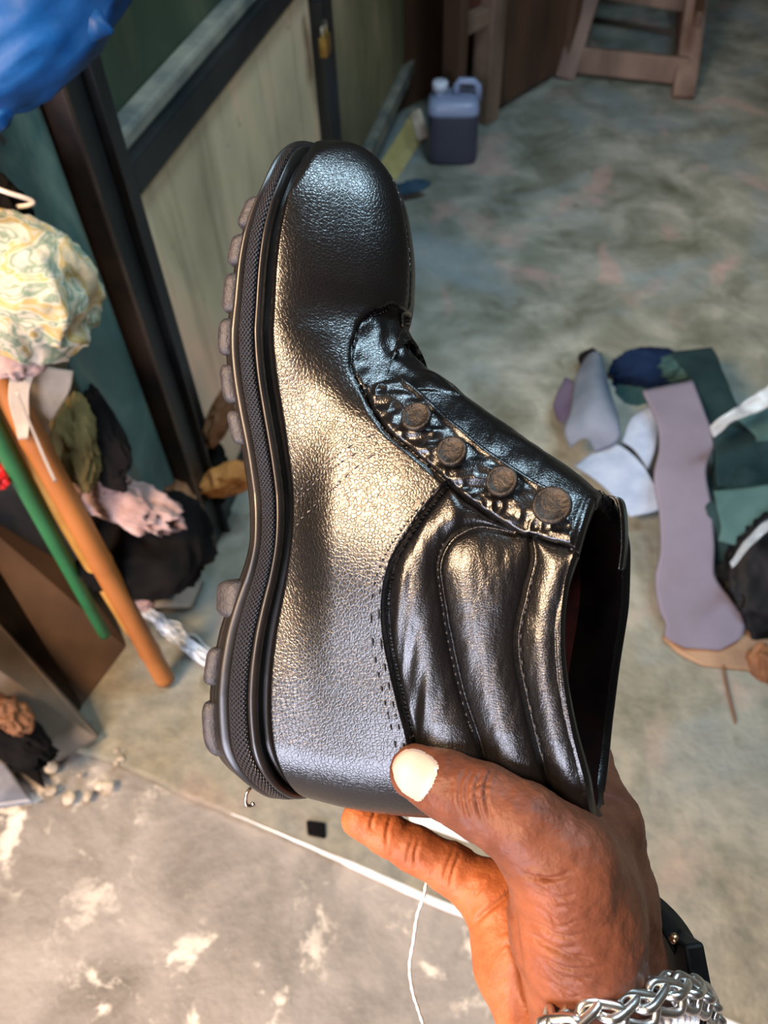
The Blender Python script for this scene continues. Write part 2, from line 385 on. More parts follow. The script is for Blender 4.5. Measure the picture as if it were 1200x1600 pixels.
boot = empty('boot', mw=BMW)
tag(boot, 'glossy black leather ankle boot held up on its side by the hand', 'boot')
allf = np.array(grid_faces(NU, NV, True)); fc = allf[:, 0]
cls = np.where(inT, 3, np.where(inF, 2, np.where(inC, 1, 0)))
fcls = cls[allf].max(1)
def split(name, k, mat):
    f = allf[fcls == k]; used = np.unique(f); mp = np.full(len(Qd), -1); mp[used] = np.arange(len(used))
    return mesh_obj(name, Qd[used], mp[f], mat, boot)
split('vamp', 0, m_vamp); split('padded_collar', 1, m_soft); split('eyestay', 2, m_soft); split('tongue', 3, m_tongue)
# rolled collar rim + inner lining
rimr = Gd[-1]; inw = rimr*np.array([1, 1, .0])+np.array([0, 0, 1])*rimr[:, 2:]*.82
ctr = rimr.mean(0); mb = MB()
lin = [rimr]
for k, (s, dh) in enumerate([(.985, .0012), (.93, .0012), (.90, -.002), (.89, -.02), (.88, -.05), (.86, -.08)]):
    r = rimr.copy(); r[:, 0] = ctr[0]+(r[:, 0]-ctr[0])*(s if k < 3 else s); r[:, 2] *= (s-.04); r[:, 1] += dh; lin.append(r)
lin = np.array(lin)
mesh_obj('collar_rim', lin[:4].reshape(-1, 3), grid_faces(NU, 4, True), m_soft, boot)
ll = lin[3:].reshape(-1, 3); fl = grid_faces(NU, 4, True)+[tuple(3*NU+i for i in range(NU))]
tag(mesh_obj('lining', ll, fl, m_lining, boot), 'dark red-brown inner lining')

# ---- stitching
NG = N_.reshape(NV, NU, 3)
def stitches(line_idx_pts, name, mat, lift=.0005, step=.0030, r=.00042, both=True, n=None, dd=None):
    ii = surf_line(line_idx_pts, n or len(line_idx_pts)*10); pts = Qd[ii]; nn = N_[ii]; 
    pp = resample(np.hstack([pts, nn]), max(4, int(np.linalg.norm(np.diff(pts, axis=0), axis=1).sum()/(step/2))))
    kk_ = np.hanning(7); kk_ /= kk_.sum()
    for c in range(6): pp[3:-3, c] = np.convolve(pp[:, c], kk_, 'valid')
    mb = MB()
    for s in ((1, -1) if both else (1,)):
        for i in range(0, len(pp)-2, 2):
            a = pp[i, :3]+pp[i, 3:]*lift; b = pp[i+1, :3]+pp[i+1, 3:]*lift
            m_ = (a+b)/2+pp[i, 3:]*r*.6; e = (b-a)*.25
            q = np.array([a+e-pp[i, 3:]*r, m_-e*.3, m_+e*.3, b-pp[i, 3:]*r*.8]); q[:, 2] *= s
            mb.add(*tube_data(q, [r*.5, r, r, r*.5], 5))
    return tag(mb.build(name, mat, boot), kind='stuff')
_r1 = dict(r=.00032)
stitches([(690, 757), (648, 812), (615, 862), (596, 912), (592, 960), (596, 1010), (608, 1072), (626, 1142), (640, 1200), (650, 1250)], 'stitching', m_thread, **_r1)
stitches([(680, 762), (638, 812), (603, 865), (585, 915), (580, 962), (584, 1012), (597, 1075), (614, 1145), (630, 1210)], 'stitching', m_thread, **_r1)
stitches([(690, 848), (681, 880), (684, 920), (697, 1000), (715, 1080), (745, 1175)], 'stitching', m_thread, lift=.0012)
stitches([(838, 870), (824, 930), (812, 985), (814, 1040), (828, 1110), (848, 1190)], 'stitching', m_thread, lift=.0012)
stitches([(466, 775), (505, 730), (545, 700), (590, 675)], 'stitching', m_lthread, r=.0003)
stitches([(466, 785), (508, 742), (550, 712), (590, 688)], 'stitching', m_lthread, r=.0003)
stitches([(466, 820), (515, 770), (560, 728), (600, 700)], 'stitching', m_lthread, r=.0003)
stitches([(612, 484), (580, 496), (560, 528), (554, 565), (566, 598)], 'stitching', m_thread)

# ---- lace hooks on both sides
hooks = [(655, 664, 24), (709, 714, 24), (787, 758, 24), (862, 796, 29)]
def hook(i, s):
    c = Qd[i].copy(); n = N_[i].copy()
    n = n+np.array([0, -.15, .5]); n /= np.linalg.norm(n)
    if s < 0: c[2] *= -1; n[2] *= -1
    return c, n
for hx, hy, hr in hooks:
    for s in (1, -1):
        c, n = hook(surf(hx, hy), s); t1 = np.cross(n, [0, 1, 0.3]); t1 /= np.linalg.norm(t1); t2 = np.cross(n, t1)
        R = hr*.32/1250; prof = [(R*.75, -.002), (R*.72, .0012), (R*.45, .0016), (R*.42, .0036), (R*.95, .0042), (R*1.04, .0050), (R*1.0, .0060), (R*.86, .0066), (R*.80, .0061), (R*.4, .0060), (R*.02, .0062)]
        k = 28; V = [c+n*z+(t1*math.cos(a)+t2*math.sin(a))*r for r, z in prof for a in np.linspace(0, 2*math.pi, k, endpoint=False)]
        o = mesh_obj('lace_hook', V, grid_faces(k, len(prof), True)+[tuple((len(prof)-1)*k+j for j in range(k))], m_hook, boot)
        recalc(o)
# pull tab / top loop at the tongue end
i0 = surf(925, 790); c0 = Qd[i0]

# ---- sole
ring = G0[0].copy(); nr = NU
tang = np.roll(ring, -3, 0)-np.roll(ring, 3, 0); on = np.stack([tang[:, 2], tang[:, 0]*0, -tang[:, 0]], 1); on /= np.linalg.norm(on, axis=1)[:, None]+1e-12
if on[np.argmax(ring[:, 0])][0] < 0: on = -on
on = np.stack([np.convolve(np.r_[on[-8:, c], on[:, c], on[:8, c]], np.ones(17)/17, 'valid') for c in range(3)], 1); on /= np.linalg.norm(on, axis=1)[:, None]
on *= np.interp(ring[:, 0], [0, .02, .05, .25, .28, .30], [.55, .8, 1, 1, .95, .85])[:, None]
bod_px = [(415, 300), (385, 350), (368, 400), (360, 450), (355, 500), (352, 550), (357, 600), (366, 650), (377, 700), (385, 750), (391, 800), (391, 850), (380, 890), (362, 930), (344, 980), (334, 1030), (330, 1080), (331, 1120), (340, 1160), (362, 1200), (392, 1228)]
bq = np.array(sorted([tuple(inv(x, y, float(hw(inv(x, y, .04)[0]))+.008)) for x, y in bod_px]))
#print('body bottom', (bq*1000).round(0).tolist())
BL, BH = np.r_[-.01, bq[:, 0], .315], np.r_[bq[0, 1], bq[:, 1], bq[-1, 1]+.002]
def Hbot(L):
    xs = np.linspace(-.01, .315, 260); ys = np.interp(xs, BL, BH); k = np.hanning(15); k /= k.sum()
    ys = np.convolve(np.r_[np.full(7, ys[0]), ys, np.full(7, ys[-1])], k, 'valid'); return np.interp(L, xs, ys)
sole = mesh_obj
def sweep(prof, name, mat, parent, sel=None, uvv=False, hb=None, closed_prof=False):
    idx = np.arange(nr) if sel is None else sel
    V = []; UV = []
    Ls = ring[idx]; hb_ = Hbot(Ls[:, 0]+on[idx][:, 0]*.008); ht = ring[idx][:, 1]
    arc = np.r_[0, np.cumsum(np.linalg.norm(np.diff(ring, axis=0), axis=1))]; arc = arc/arc[-1]
    for j, (o, h) in enumerate(prof):
        q = Ls+on[idx]*o; q[:, 1] = hb_+(ht-hb_)*h; V.append(q); UV.append(np.stack([arc[idx], np.full(len(idx), j/(len(prof)-1))], 1))
    V = np.vstack(V); UV = np.vstack(UV)
    F = grid_faces(len(idx), len(prof), sel is None)
    if closed_prof: 
        n = len(idx); m = len(prof)
        F += [((m-1)*n+i, (m-1)*n+i+1, i+1, i) for i in range(n-1)]
        F += [tuple(j*n for j in range(m)), tuple(j*n+n-1 for j in range(m))[::-1]]
    o = mesh_obj(name, V, F, mat, parent, True, UV if uvv else None); return o
mm = .001
def arcp(o0, h0, o1, h1, bulge, n=9):
    return [(o0+(o1-o0)*t+bulge*math.sin(math.pi*t), h0+(h1-h0)*t) for t in np.linspace(0, 1, n)]
prof = [(-24*mm, .02), (-6*mm, -.02), (3*mm, -.02), (5.6*mm, .0)]+[(6.0*mm, .07)]+arcp(6.0*mm, .10, 7.6*mm, .42, 2.2*mm, 11)+[(6.2*mm, .45), (6.4*mm, .58), (6.0*mm, .68), (3.0*mm, .71), (1*mm, .75), (-1.0*mm, .85), (-1.5*mm, .93), (-2*mm, .97), (-6*mm, .99)]
so = sweep(prof, 'sole', m_rub, boot); recalc(so)
recalc(sweep([(5.6*mm, .43), (8.2*mm, .445), (8.3*mm, .50), (8.0*mm, .56), (7.5*mm, .62), (6.8*mm, .69), (5.0*mm, .70)], 'textured_band', m_knurl, so, uvv=True))
pb = [(3.0*mm+3.2*mm*math.cos(a), .80+.088*math.sin(a)) for a in np.linspace(-math.pi, math.pi, 15)]
recalc(sweep(pb, 'welt', m_rub, so))
# tread lugs, grouped by where they show along the side
lug_y = [(322, 372), (380, 428), (436, 496), (504, 564), (572, 634), (642, 696), (905, 968), (1012, 1076), (1100, 1190)]
for y0, y1 in lug_y:
    L1 = inv(345, y0, .045)[0]; L0 = inv(345, y1, .045)[0]
    for s in (1, -1):
        sel = np.where((ring[:, 0]+on[:, 0]*.008 > L0) & (ring[:, 0]+on[:, 0]*.008 < L1) & (ring[:, 2]*s > 0))[0]
        if len(sel) < 4: continue
        big = y0 == 905
        n = len(sel); t_ = np.linspace(0, 1, n); rr = np.clip(np.minimum(t_, 1-t_)/.18, 0, 1)**.5
        depth = (.0035 if not big else .010); V = []
        Ls = ring[sel]; hb_ = Hbot(Ls[:, 0]+on[sel][:, 0]*.008)
        if big: hb_ = np.full(n, hb_.mean()+.002)
        pr = [(-16*mm, .003), (-16*mm, -depth), (5*mm, -depth), (8.2*mm, -depth*.7), (8.8*mm, 0.0), (8.2*mm, .0030), (6*mm, .0045)]
        for o, h in pr:
            q = Ls+on[sel]*(o if o < 0 else o-(1-rr)[:, None]*.0016); q[:, 1] = hb_+(h if h > 0 else h*(.55+.45*rr)); V.append(q)
        F = grid_faces(n, len(pr)); m = len(pr); F += [((m-1)*n+i, (m-1)*n+i+1, i+1, i) for i in range(n-1)]+[tuple(j*n for j in range(m)), tuple(j*n+n-1 for j in range(m))[::-1]]
        recalc(mesh_obj('tread_lug', np.vstack(V), F, m_lug, so))
# toe and heel end lugs
lr = np.array([ll.reshape(4, NU, 3)[1]*(1-a)+ll.reshape(4, NU, 3)[2]*a for a in (.0, .5, 1.0)]); lr[:, :, 2] *= .985; lr[:, :, 0] = ctr[0]+(lr[:, :, 0]-ctr[0])*.99
farj = np.arange(NU//2+int(NU*.06), NU-int(NU*.06)); tag(mesh_obj('lining_strip', lr[:, farj].reshape(-1, 3), grid_faces(len(farj), 3), mat_simple('red_lining', (.03, .002, .001), (.08, .006, .003), 60, .5, 0), boot), 'red lining strip inside the shaft')
tp = MB()   # pull loop standing at the top of the far collar edge
for (pts, w_) in (([(932, 770), (948, 775), (968, 778), (976, 800), (978, 850), (974, 890)], .008),):
    q = catmull([[*inv(x, y, -.016), -.016] for x, y in pts], 40); V = []
    for i, p in enumerate(q):
        for a, b in ((-w_, .0), (w_, .0), (w_, .0016), (-w_, .0016)): V.append([p[0], p[1]-b, p[2]+a])
    tp.add(V, grid_faces(4, 40, True)+[(0, 1, 2, 3), (156, 157, 158, 159)])
tp.build('pull_loop', m_soft, boot)
for q in [(640,1210),(680,1230),(740,1230),(800,1230),(860,1240),(900,1260),(930,1280),(940,1200)]:
    i=surf(*q); print('DEP', q, PX[i].round(3))
for L,H in [(.0,.08),(.0,.12),(.0,.16),(.02,.12),(.02,.16),(.05,.12),(.05,.16),(.08,.14)]:
    for w in (-.03,0,.03): print('PXX',L,H,w,bproj(np.array([[L,H,w]]))[0].round(3))
# ================================================================ the hand
def C3(px, py, d): return np.array([(px-600)/FPX*d, -(py-800)/FPX*d, d])
def cam2w(q): q = np.asarray(q); return CC+q[:, :1]*CR+q[:, 1:2]*CU+q[:, 2:3]*CF
cones = [  # pixel, depth, radius (mm) at both ends, blend
 ((652,1207,.3235,11.2),(700,1228,.317,12.6),5),
 ((700,1228,.317,12.6),(752,1252,.310,13.6),5),
 ((752,1252,.310,13.6),(820,1292,.303,14.6),6),
 ((820,1292,.303,14.6),(880,1352,.302,18.5),8),
 ((880,1352,.302,18.5),(900,1450,.312,24.0),10),
 ((900,1450,.312,24.0),(930,1600,.326,26.0),10),
 ((880,1352,.306,16.0),(940,1300,.345,15.5),12),
 ((905,1400,.315,20.0),(955,1400,.350,18.0),12),
 # metacarpals and palm
 ((942,1285,.350,15.0),(978,1530,.350,19.0),9),
 ((905,1315,.366,15.5),(945,1560,.362,19.0),9),
 ((850,1350,.376,15.5),(905,1590,.364,19.0),9),
 ((768,1400,.378,15.0),(812,1490,.368,19.0),8),
 ((812,1490,.368,19.0),(872,1630,.358,23.0),9),
 # fingers behind the boot
 ((942,1285,.350,14.5),(915,1185,.384,11.6),6),((915,1185,.384,11.6),(820,1130,.404,10.2),4),((820,1130,.404,10.2),(750,1110,.408,9.0),4),
 ((905,1315,.366,14.5),(830,1215,.402,11.6),6),((830,1215,.402,11.6),(740,1180,.414,10.2),4),((740,1180,.414,10.2),(672,1165,.413,9.2),4),
 ((850,1350,.378,14.0),(760,1265,.404,11.0),6),((760,1265,.404,11.0),(690,1215,.417,9.8),4),((690,1215,.417,9.8),(630,1190,.418,8.8),4),
 ((760,1395,.380,13.5),(706,1358,.383,11.6),5),((706,1358,.383,11.6),(650,1328,.386,10.6),3),((650,1328,.386,10.6),(603,1302,.388,9.9),3),((603,1302,.388,9.9),(562,1280,.388,8.9),3),
 # wrist and forearm, running out under the frame
 ((905,1640,.352,27.0),(955,1640,.345,27.0),12),
 ((905,1640,.352,26.0),(940,1900,.352,29.0),14),((955,1640,.345,26.0),(985,1900,.342,30.0),14),
 ((900,1620,.350,22.0),(800,1520,.366,14.0),10),
]
CN = [(C3(*a[:3]), C3(*b[:3]), a[3]*.001, b[3]*.001, k*.001) for a, b, k in cones]
def cone_sdf(p, a, b, ra, rb):
    ba = b-a; L = math.sqrt(ba@ba); h = np.clip(((p-a)@ba)/(L*L), 0, 1)
    # round cone with the slope taken into account
    d = np.linalg.norm(p-a-h[..., None]*ba, axis=-1); return d-(ra+(rb-ra)*h)
def hand_sdf(p):
    r = np.full(p.shape[:-1], 1.0)
    for a, b, ra, rb, k in CN:
        d = cone_sdf(p, a, b, ra, rb); h = np.clip(.5+.5*(r-d)/k, 0, 1); r = r*(1-h)+d*h-k*h*(1-h)
    return r
pts_ = np.array([c for q in CN for c in q[:2]]); lo = pts_.min(0)-.036; hi = pts_.max(0)+.036; ST = .0013
nx, ny, nz_ = [int(math.ceil(v)) for v in (hi-lo)/ST]
gx, gy, gz = [lo[i]+ST*np.arange(n) for i, n in enumerate((nx, ny, nz_))]
Dg = np.full((nx, ny, nz_), 1.0, np.float32)
for a, b, ra, rb, k in CN:
    m = max(ra, rb)+.016; l_ = np.minimum(a, b)-m; h_ = np.maximum(a, b)+m
    s = [slice(max(0, int((l_[i]-lo[i])/ST)), min((nx, ny, nz_)[i], int((h_[i]-lo[i])/ST)+2)) for i in range(3)]
    pp = np.stack(np.meshgrid(gx[s[0]], gy[s[1]], gz[s[2]], indexing='ij'), -1)
    d = cone_sdf(pp, a, b, ra, rb).astype(np.float32); r = Dg[s[0], s[1], s[2]]
    h = np.clip(.5+.5*(r-d)/k, 0, 1); Dg[s[0], s[1], s[2]] = r*(1-h)+d*h-k*h*(1-h)
def surface_nets(D):
    S = D < 0; c = np.zeros(np.array(D.shape)-1, np.int8)
    for i in (0, 1):
        for j in (0, 1):
            for k in (0, 1): c += S[i:D.shape[0]-1+i, j:D.shape[1]-1+j, k:D.shape[2]-1+k]
    cell = np.argwhere((c > 0) & (c < 8)); idx = np.full(c.shape, -1); idx[tuple(cell.T)] = np.arange(len(cell))
    acc = np.zeros((len(cell), 3)); cnt = np.zeros(len(cell))
    cor = [(i, j, k) for i in (0, 1) for j in (0, 1) for k in (0, 1)]
    for a in cor:
        for ax in range(3):
            if a[ax]: continue
            b = list(a); b[ax] = 1; va = D[tuple((cell+a).T)]; vb = D[tuple((cell+b).T)]; m = (va < 0) != (vb < 0)
            t = va[m]/(va[m]-vb[m]); q = np.array(a)+np.zeros((m.sum(), 3)); q[:, ax] += t; acc[m] += q; cnt[m] += 1
    V = cell+acc/cnt[:, None]; F = []
    for ax in range(3):
        sl0 = [slice(None)]*3; sl1 = [slice(None)]*3; sl0[ax] = slice(0, -1); sl1[ax] = slice(1, None)
        e = np.argwhere(S[tuple(sl0)] != S[tuple(sl1)]); u, w = [(1, 2), (2, 0), (0, 1)][ax]
        e = e[(e[:, u] > 0) & (e[:, w] > 0)]; du = np.zeros(3, int); du[u] = 1; dw = np.zeros(3, int); dw[w] = 1
        q = [idx[tuple((e-o).T)] for o in (0*du, du, du+dw, dw)]; q = np.stack(q, 1)
        fl = S[tuple(e.T)]; q[~fl] = q[~fl][:, ::-1]; F.append(q)
    return V, np.vstack(F)
HV, HF = surface_nets(Dg); HF = HF[(HF >= 0).all(1)]
HV = lo+HV*ST
def sdf_grad(p, e=.0004):
    return np.stack([hand_sdf(p+np.eye(3)[i]*e)-hand_sdf(p-np.eye(3)[i]*e) for i in range(3)], 1)/(2*e)
# subdivide once for creases (Catmull-like midpoint split), then project back onto the surface
def quad_split(V, F):
    E = np.stack([F, np.roll(F, -1, 1)], -1).reshape(-1, 2); Es = np.sort(E, 1); ue, inv_ = np.unique(Es, axis=0, return_inverse=True)
    n = len(V); mid = V[ue].mean(1); cen = V[F].mean(1); ei = inv_.reshape(-1, 4)+n; ci = np.arange(len(F))+n+len(ue)
    out = [np.stack([F[:, k], ei[:, k], ci, ei[:, (k-1) % 4]], 1) for k in range(4)]
    return np.vstack([V, mid, cen]), np.vstack(out)
keep = HV[:, 1] > C3(0, 1900, .34)[1]
HV, HF = quad_split(HV, HF)
for _ in range(2):
    g = sdf_grad(HV); HV = HV-g*(hand_sdf(HV)/np.maximum((g*g).sum(1), .3))[:, None]
g = sdf_grad(HV); HN = g/np.linalg.norm(g, axis=1)[:, None]
hpx = 600+FPX*HV[:, 0]/HV[:, 2]; hpy = 800-FPX*HV[:, 1]/HV[:, 2]; HP = np.stack([hpx, hpy], 1)
hfac = -(HN*HV).sum(1)/np.linalg.norm(HV, axis=1); front = smoothstep(.05, .4, hfac)
hoff = np.zeros(len(HV))
lowm = HV[:, 2] < .350   # the thumb and thenar side
def crease(pts, depth, wpx, mask=1.0, ridge=.35):
    global hoff
    c = catmull(pts, len(pts)*5); m = (HP[:, 0] > c[:, 0].min()-20) & (HP[:, 0] < c[:, 0].max()+20) & (HP[:, 1] > c[:, 1].min()-20) & (HP[:, 1] < c[:, 1].max()+20) & (front > 0)
    k = np.where(m)[0]; d, s_, a = pl_dist(HP[k], c); tot = np.linalg.norm(np.diff(c, axis=0), axis=1).sum()
    fade = smoothstep(0, .25, a/tot)*smoothstep(1, .75, a/tot)
    mk = mask[k] if hasattr(mask, '__len__') else mask
    hoff[k] += (-depth*np.exp(-(d/wpx)**2)+ridge*depth*np.exp(-((d-2.2*wpx)/(1.6*wpx))**2))*fade*front[k]*mk
# thumb knuckle
tm = lowm.astype(float)
for x, b in ((724, 6), (738, 9), (752, 8), (765, 6)):
    crease([(x+6, 1196), (x-b, 1228), (x-b+2, 1258), (x+4, 1286)], .0006, 3.0, tm)
crease([(733, 1236), (745, 1228), (760, 1226), (774, 1232)], .0005, 2.5, tm); crease([(728, 1250), (745, 1244), (764, 1244)], .0004, 2.5, tm)
# skin folds over the ball of the thumb
crease([(808, 1360), (835, 1372), (862, 1374), (900, 1362)], .0011, 4, tm); crease([(838, 1366), (852, 1372), (866, 1372)], .0010, 3, tm)
for y, w in ((1392, 3.5), (1412, 4), (1434, 4), (1452, 3.5), (1474, 4.5), (1500, 4), (1524, 4), (1548, 4), (1572, 4)):
    j_ = [rng.uniform(-5, 5) for _ in range(4)]; x0_ = 806+(y-1392)*.12+rng.uniform(-4, 30); x1_ = rng.uniform(890, 965)
    crease([(x0_, y-20+j_[0]), (x0_+24, y-2+j_[1]), ((x0_+x1_)/2, y+10+j_[2]), (x1_, y+4+j_[3])], rng.uniform(.0004, .0009), w*rng.uniform(.7, 1.1), tm)
    crease([(x0_+rng.uniform(5, 30), y-8+j_[1]), (x0_+50, y+6+j_[2]), (x0_+80, y+14+j_[0])], .0004, 2.2, tm)
crease([(818, 1448), (850, 1476), (892, 1494), (940, 1500)], .0010, 4.5, tm)
# palm lines and finger joints
pm = (HV[:, 2] > .335).astype(float)
crease([(736, 1452), (752, 1432), (776, 1412), (800, 1392), (806, 1370)], .0013, 4, pm)
crease([(800, 1400), (806, 1450), (812, 1500), (822, 1560), (846, 1610)], .0012, 5, 1.0)
for a, b in (((612, 1272), (604, 1326)), ((588, 1266), (580, 1300)), ((648, 1306), (636, 1354)), ((656, 1310), (648, 1352)), ((712, 1322), (692, 1384)), ((720, 1330), (702, 1392))):
    crease([a, ((a[0]+b[0])/2-3, (a[1]+b[1])/2), b], .0007, 3, pm)
crease([(760, 1372), (748, 1392), (738, 1402)], .0005, 3, pm); crease([(780, 1480), (796, 1476), (805, 1500)], .0006, 4, pm)
hoff += (vnoise(HV*260)-.5)*.0006+(vnoise(HV*900+7)-.5)*.00022
HVd = HV+HN*hoff[:, None]
# skin colour: paler palmar side as a painted attribute
palm = np.clip(smoothstep(815, 785, hpx+.0*hpy)*smoothstep(1300, 1380, hpy), 0, 1)*pm
lit = smoothstep(850, 1000, hpx)*0
thn = smoothstep(.0, 1., np.clip((1.0-np.abs(hpx-830)/70), 0, 1))*smoothstep(1330, 1420, hpy)*.45
lf = (smoothstep(735, 700, hpx)*(HV[:, 2] > .365)*smoothstep(1235, 1262, hpy))*(.55+.45*smoothstep(640, 590, hpx))
pal = np.clip(np.maximum(np.maximum(palm, thn), lf), 0, 1)
t = NT('dark_brown_skin'); at = t.n('Attribute', attribute_name='palmar'); v = t.co()
mot = t.noise(v, 90, 4)
c1 = t.ramp(mot, [(.3, (.080, .025, .012)), (.7, (.130, .043, .021))]); c2 = t.ramp(mot, [(.3, (.27, .076, .025)), (.7, (.36, .113, .042))])
colr = t.mix(at.outputs['Fac'], c1, c2)
m_skin = t.out(colr, .5, t.bump(t.noise(v, 700, 3), .00022, prev=t.bump(t.noise(v, 220, 4), .0003)), spec=.20)
t.b.inputs['Subsurface Weight'].default_value = .12; t.b.inputs['Subsurface Radius'].default_value = (.008, .003, .0015); t.b.inputs['Subsurface Scale'].default_value = 1.0
t = NT('thumb_nail'); m_nail = t.out(t.ramp(t.noise(t.co(), 60, 2), [(.3, (.40, .28, .22)), (.7, (.50, .37, .30))]), .32, None, spec=.5)
hand = mesh_obj('hand', cam2w(HVd), HF, m_skin)
at_ = hand.data.attributes.new('palmar', 'FLOAT', 'POINT'); at_.data.foreach_set('value', pal.astype(np.float32))
tag(hand, 'dark-skinned hand gripping the boot shaft, thumb with pale nail in front', 'hand')
npoly = catmull([(614, 1212), (613, 1196), (621, 1180), (638, 1170), (660, 1173), (680, 1186), (686, 1200), (678, 1226), (660, 1251), (645, 1249), (626, 1235)], 80, True)
selv = inside(HP, npoly) & lowm & (front > .0)
fsel = HF[selv[HF].all(1)]; used = np.unique(fsel); mp = np.full(len(HV), -1); mp[used] = np.arange(len(used))
dn = pl_dist(HP[used], np.vstack([npoly, npoly[:1]]))[0]
nv_ = HV[used]+HN[used]*(.0001+.0008*smoothstep(0, 8, dn))[:, None]
mesh_obj('thumbnail', cam2w(nv_), mp[fsel], m_nail, hand)
print('HAND', len(HV), hpx[HP[:, 1] < 1600].max(), hpx.min())

# ================================================================ things worn at the wrist
m_silver = mat_simple('polished_silver', (.62, .60, .57), (.86, .85, .83), 200, .27, .00005, metal=1.0)
m_black = mat_simple('black_strap', (.002, .002, .002), (.005, .005, .005), 80, .5, .0001, spec=.2)
m_blackbead = mat_simple('black_bead', (.004, .004, .005), (.01, .01, .01), 80, .12, 0)
m_white = mat_simple('white_bead', (.75, .75, .78), (.85, .85, .85), 80, .15, 0)
m_gold = mat_simple('gold_metal', (.7, .42, .22), (.8, .5, .3), 80, .25, 0, metal=1.0)
def Pn(a): return np.array([P(*q) for q in a])
loop = [(842, 1655, .300), (862, 1615, .292), (900, 1592, .289), (950, 1580, .290), (1000, 1566, .296), (1046, 1548, .305), (1082, 1548, .318), (1106, 1570, .335), (1113, 1620, .355), (1098, 1670, .375), (1040, 1700, .388), (960, 1712, .392), (880, 1705, .385), (842, 1690, .350), (832, 1675, .318)]
lp = catmull(Pn(loop), 900, True); lp = resample(np.vstack([lp, lp[:1]]), 901)[:-1]
Ltot = np.linalg.norm(np.diff(lp, axis=0), axis=1).sum(); nl = int(Ltot/.0076); brc = empty('chain_bracelet', P(960, 1640, .34))
tag(brc, 'chunky silver chain bracelet around the wrist', 'bracelet')
cen = lp.mean(0)
def link_mesh(l, w, r):
    k, m = 36, 8; pth = []
    for i in range(k):
        a = 2*math.pi*i/k; c, s = math.cos(a), math.sin(a); e = .55
        pth.append([l*abs(c)**e*np.sign(c), w*abs(s)**e*np.sign(s), 0])
    pth = np.array(pth); V = []
    for i in range(k):
        tn = pth[(i+1) % k]-pth[i-1]; tn /= np.linalg.norm(tn); n1 = np.cross(tn, [0, 0, 1])
        for j in range(m):
            b = 2*math.pi*j/m; V.append(pth[i]+r*(n1*math.cos(b)+np.array([0, 0, 1])*math.sin(b)))
    F = [(i*m+j, i*m+(j+1) % m, ((i+1) % k)*m+(j+1) % m, ((i+1) % k)*m+j) for i in range(k) for j in range(m)]
    return V, F
lkV, lkF = link_mesh(.0080, .0050, .0019); lme = None
def frame(o, x, z, loc, parent):
    x = x/np.linalg.norm(x); z = z-x*(z@x); z /= np.linalg.norm(z); y = np.cross(z, x); l = loc-np.array(parent.location)
    o.parent = parent; o.matrix_local = Matrix(((x[0], y[0], z[0], l[0]), (x[1], y[1], z[1], l[1]), (x[2], y[2], z[2], l[2]), (0, 0, 0, 1)))
for i in range(nl):
    k = int(900*i/nl); p_ = lp[k]; tg = lp[(k+4) % 900]-lp[k-4]; out_ = p_-cen; out_ -= tg*(out_@tg)/(tg@tg); out_ /= np.linalg.norm(out_)
    sd = np.cross(tg/np.linalg.norm(tg), out_)
    if lme is None: o = recalc(mesh_obj('link', lkV, lkF, m_silver)); lme = o.data
    else: o = bpy.data.objects.new('link', lme); COL.objects.link(o)
    zz = out_*math.cos(.75)+sd*math.sin(.75)*(1 if i % 2 else -1)
    frame(o, tg+sd*(.35 if i % 2 else -.35)*np.linalg.norm(tg), zz, p_+sd*(.0016 if i % 2 else -.0016), brc)
# beaded bracelet just under the chain
loop2 = [(x+4, y+46, d+.003) for x, y, d in loop]
lp2 = resample(np.vstack([catmull(Pn(loop2), 600, True), catmull(Pn(loop2), 600, True)[:1]]), 601)[:-1]; L2_ = np.linalg.norm(np.diff(lp2, axis=0), axis=1).sum(); nb_ = int(L2_/.0046)
bb = empty('bead_bracelet', P(964, 1690, .345)); tag(bb, 'black and white beaded bracelet below the silver chain', 'bracelet')
bme = {}
for i in range(nb_):
    p_ = lp2[int(600*i/nb_)]; px_, py_, _ = proj(p_); w_ = 1 if (1020 < px_ < 1085 and _ < .33) else 0
    if w_ not in bme:
        bm = bmesh.new(); bmesh.ops.create_icosphere(bm, subdivisions=2, radius=.0025); me = bpy.data.meshes.new('bead'); bm.to_mesh(me); bm.free()
        me.polygons.foreach_set('use_smooth', [True]*len(me.polygons)); me.materials.append(m_white if w_ else m_blackbead); bme[w_] = me
    o = bpy.data.objects.new('bead', bme[w_]); COL.objects.link(o); o.parent = bb; o.location = Vector(p_)-bb.location
    if w_: o['label'] = 'white bead'
# black strap standing off the back of the wrist
sl = catmull([(1018, 1378, .352), (1044, 1408, .356), (1070, 1442, .358), (1092, 1482, .358), (1106, 1530, .354), (1108, 1600, .345), (1080, 1680, .325), (1000, 1730, .300), (900, 1730, .300), (810, 1690, .330), (800, 1600, .378), (850, 1520, .402), (920, 1440, .400), (980, 1390, .378)], 160, True)
sw = Pn(sl); sc = sw.mean(0); V = []
wid = np.interp(np.arange(160), [0, 25, 45, 60, 140, 160], [.004, .010, .014, .012, .008, .004])
for i, p_ in enumerate(sw):
    tg = sw[(i+1) % 160]-sw[i-1]; tg /= np.linalg.norm(tg); o_ = p_-sc; o_ -= tg*(o_@tg); o_ /= np.linalg.norm(o_); sd = np.cross(tg, o_)
    for a, b in ((-1, 0), (-.9, .0012), (.9, .0012), (1, 0), (.9, -.0012), (-.9, -.0012)): V.append(p_+(sd*.72-o_*.69)*wid[i]*a+(o_*.72+sd*.69)*b-o_*.006)
wt = empty('wristwatch', P(1060, 1480, .355)); tag(wt, 'black strap watch behind the wrist, beside the chain bracelet', 'watch')
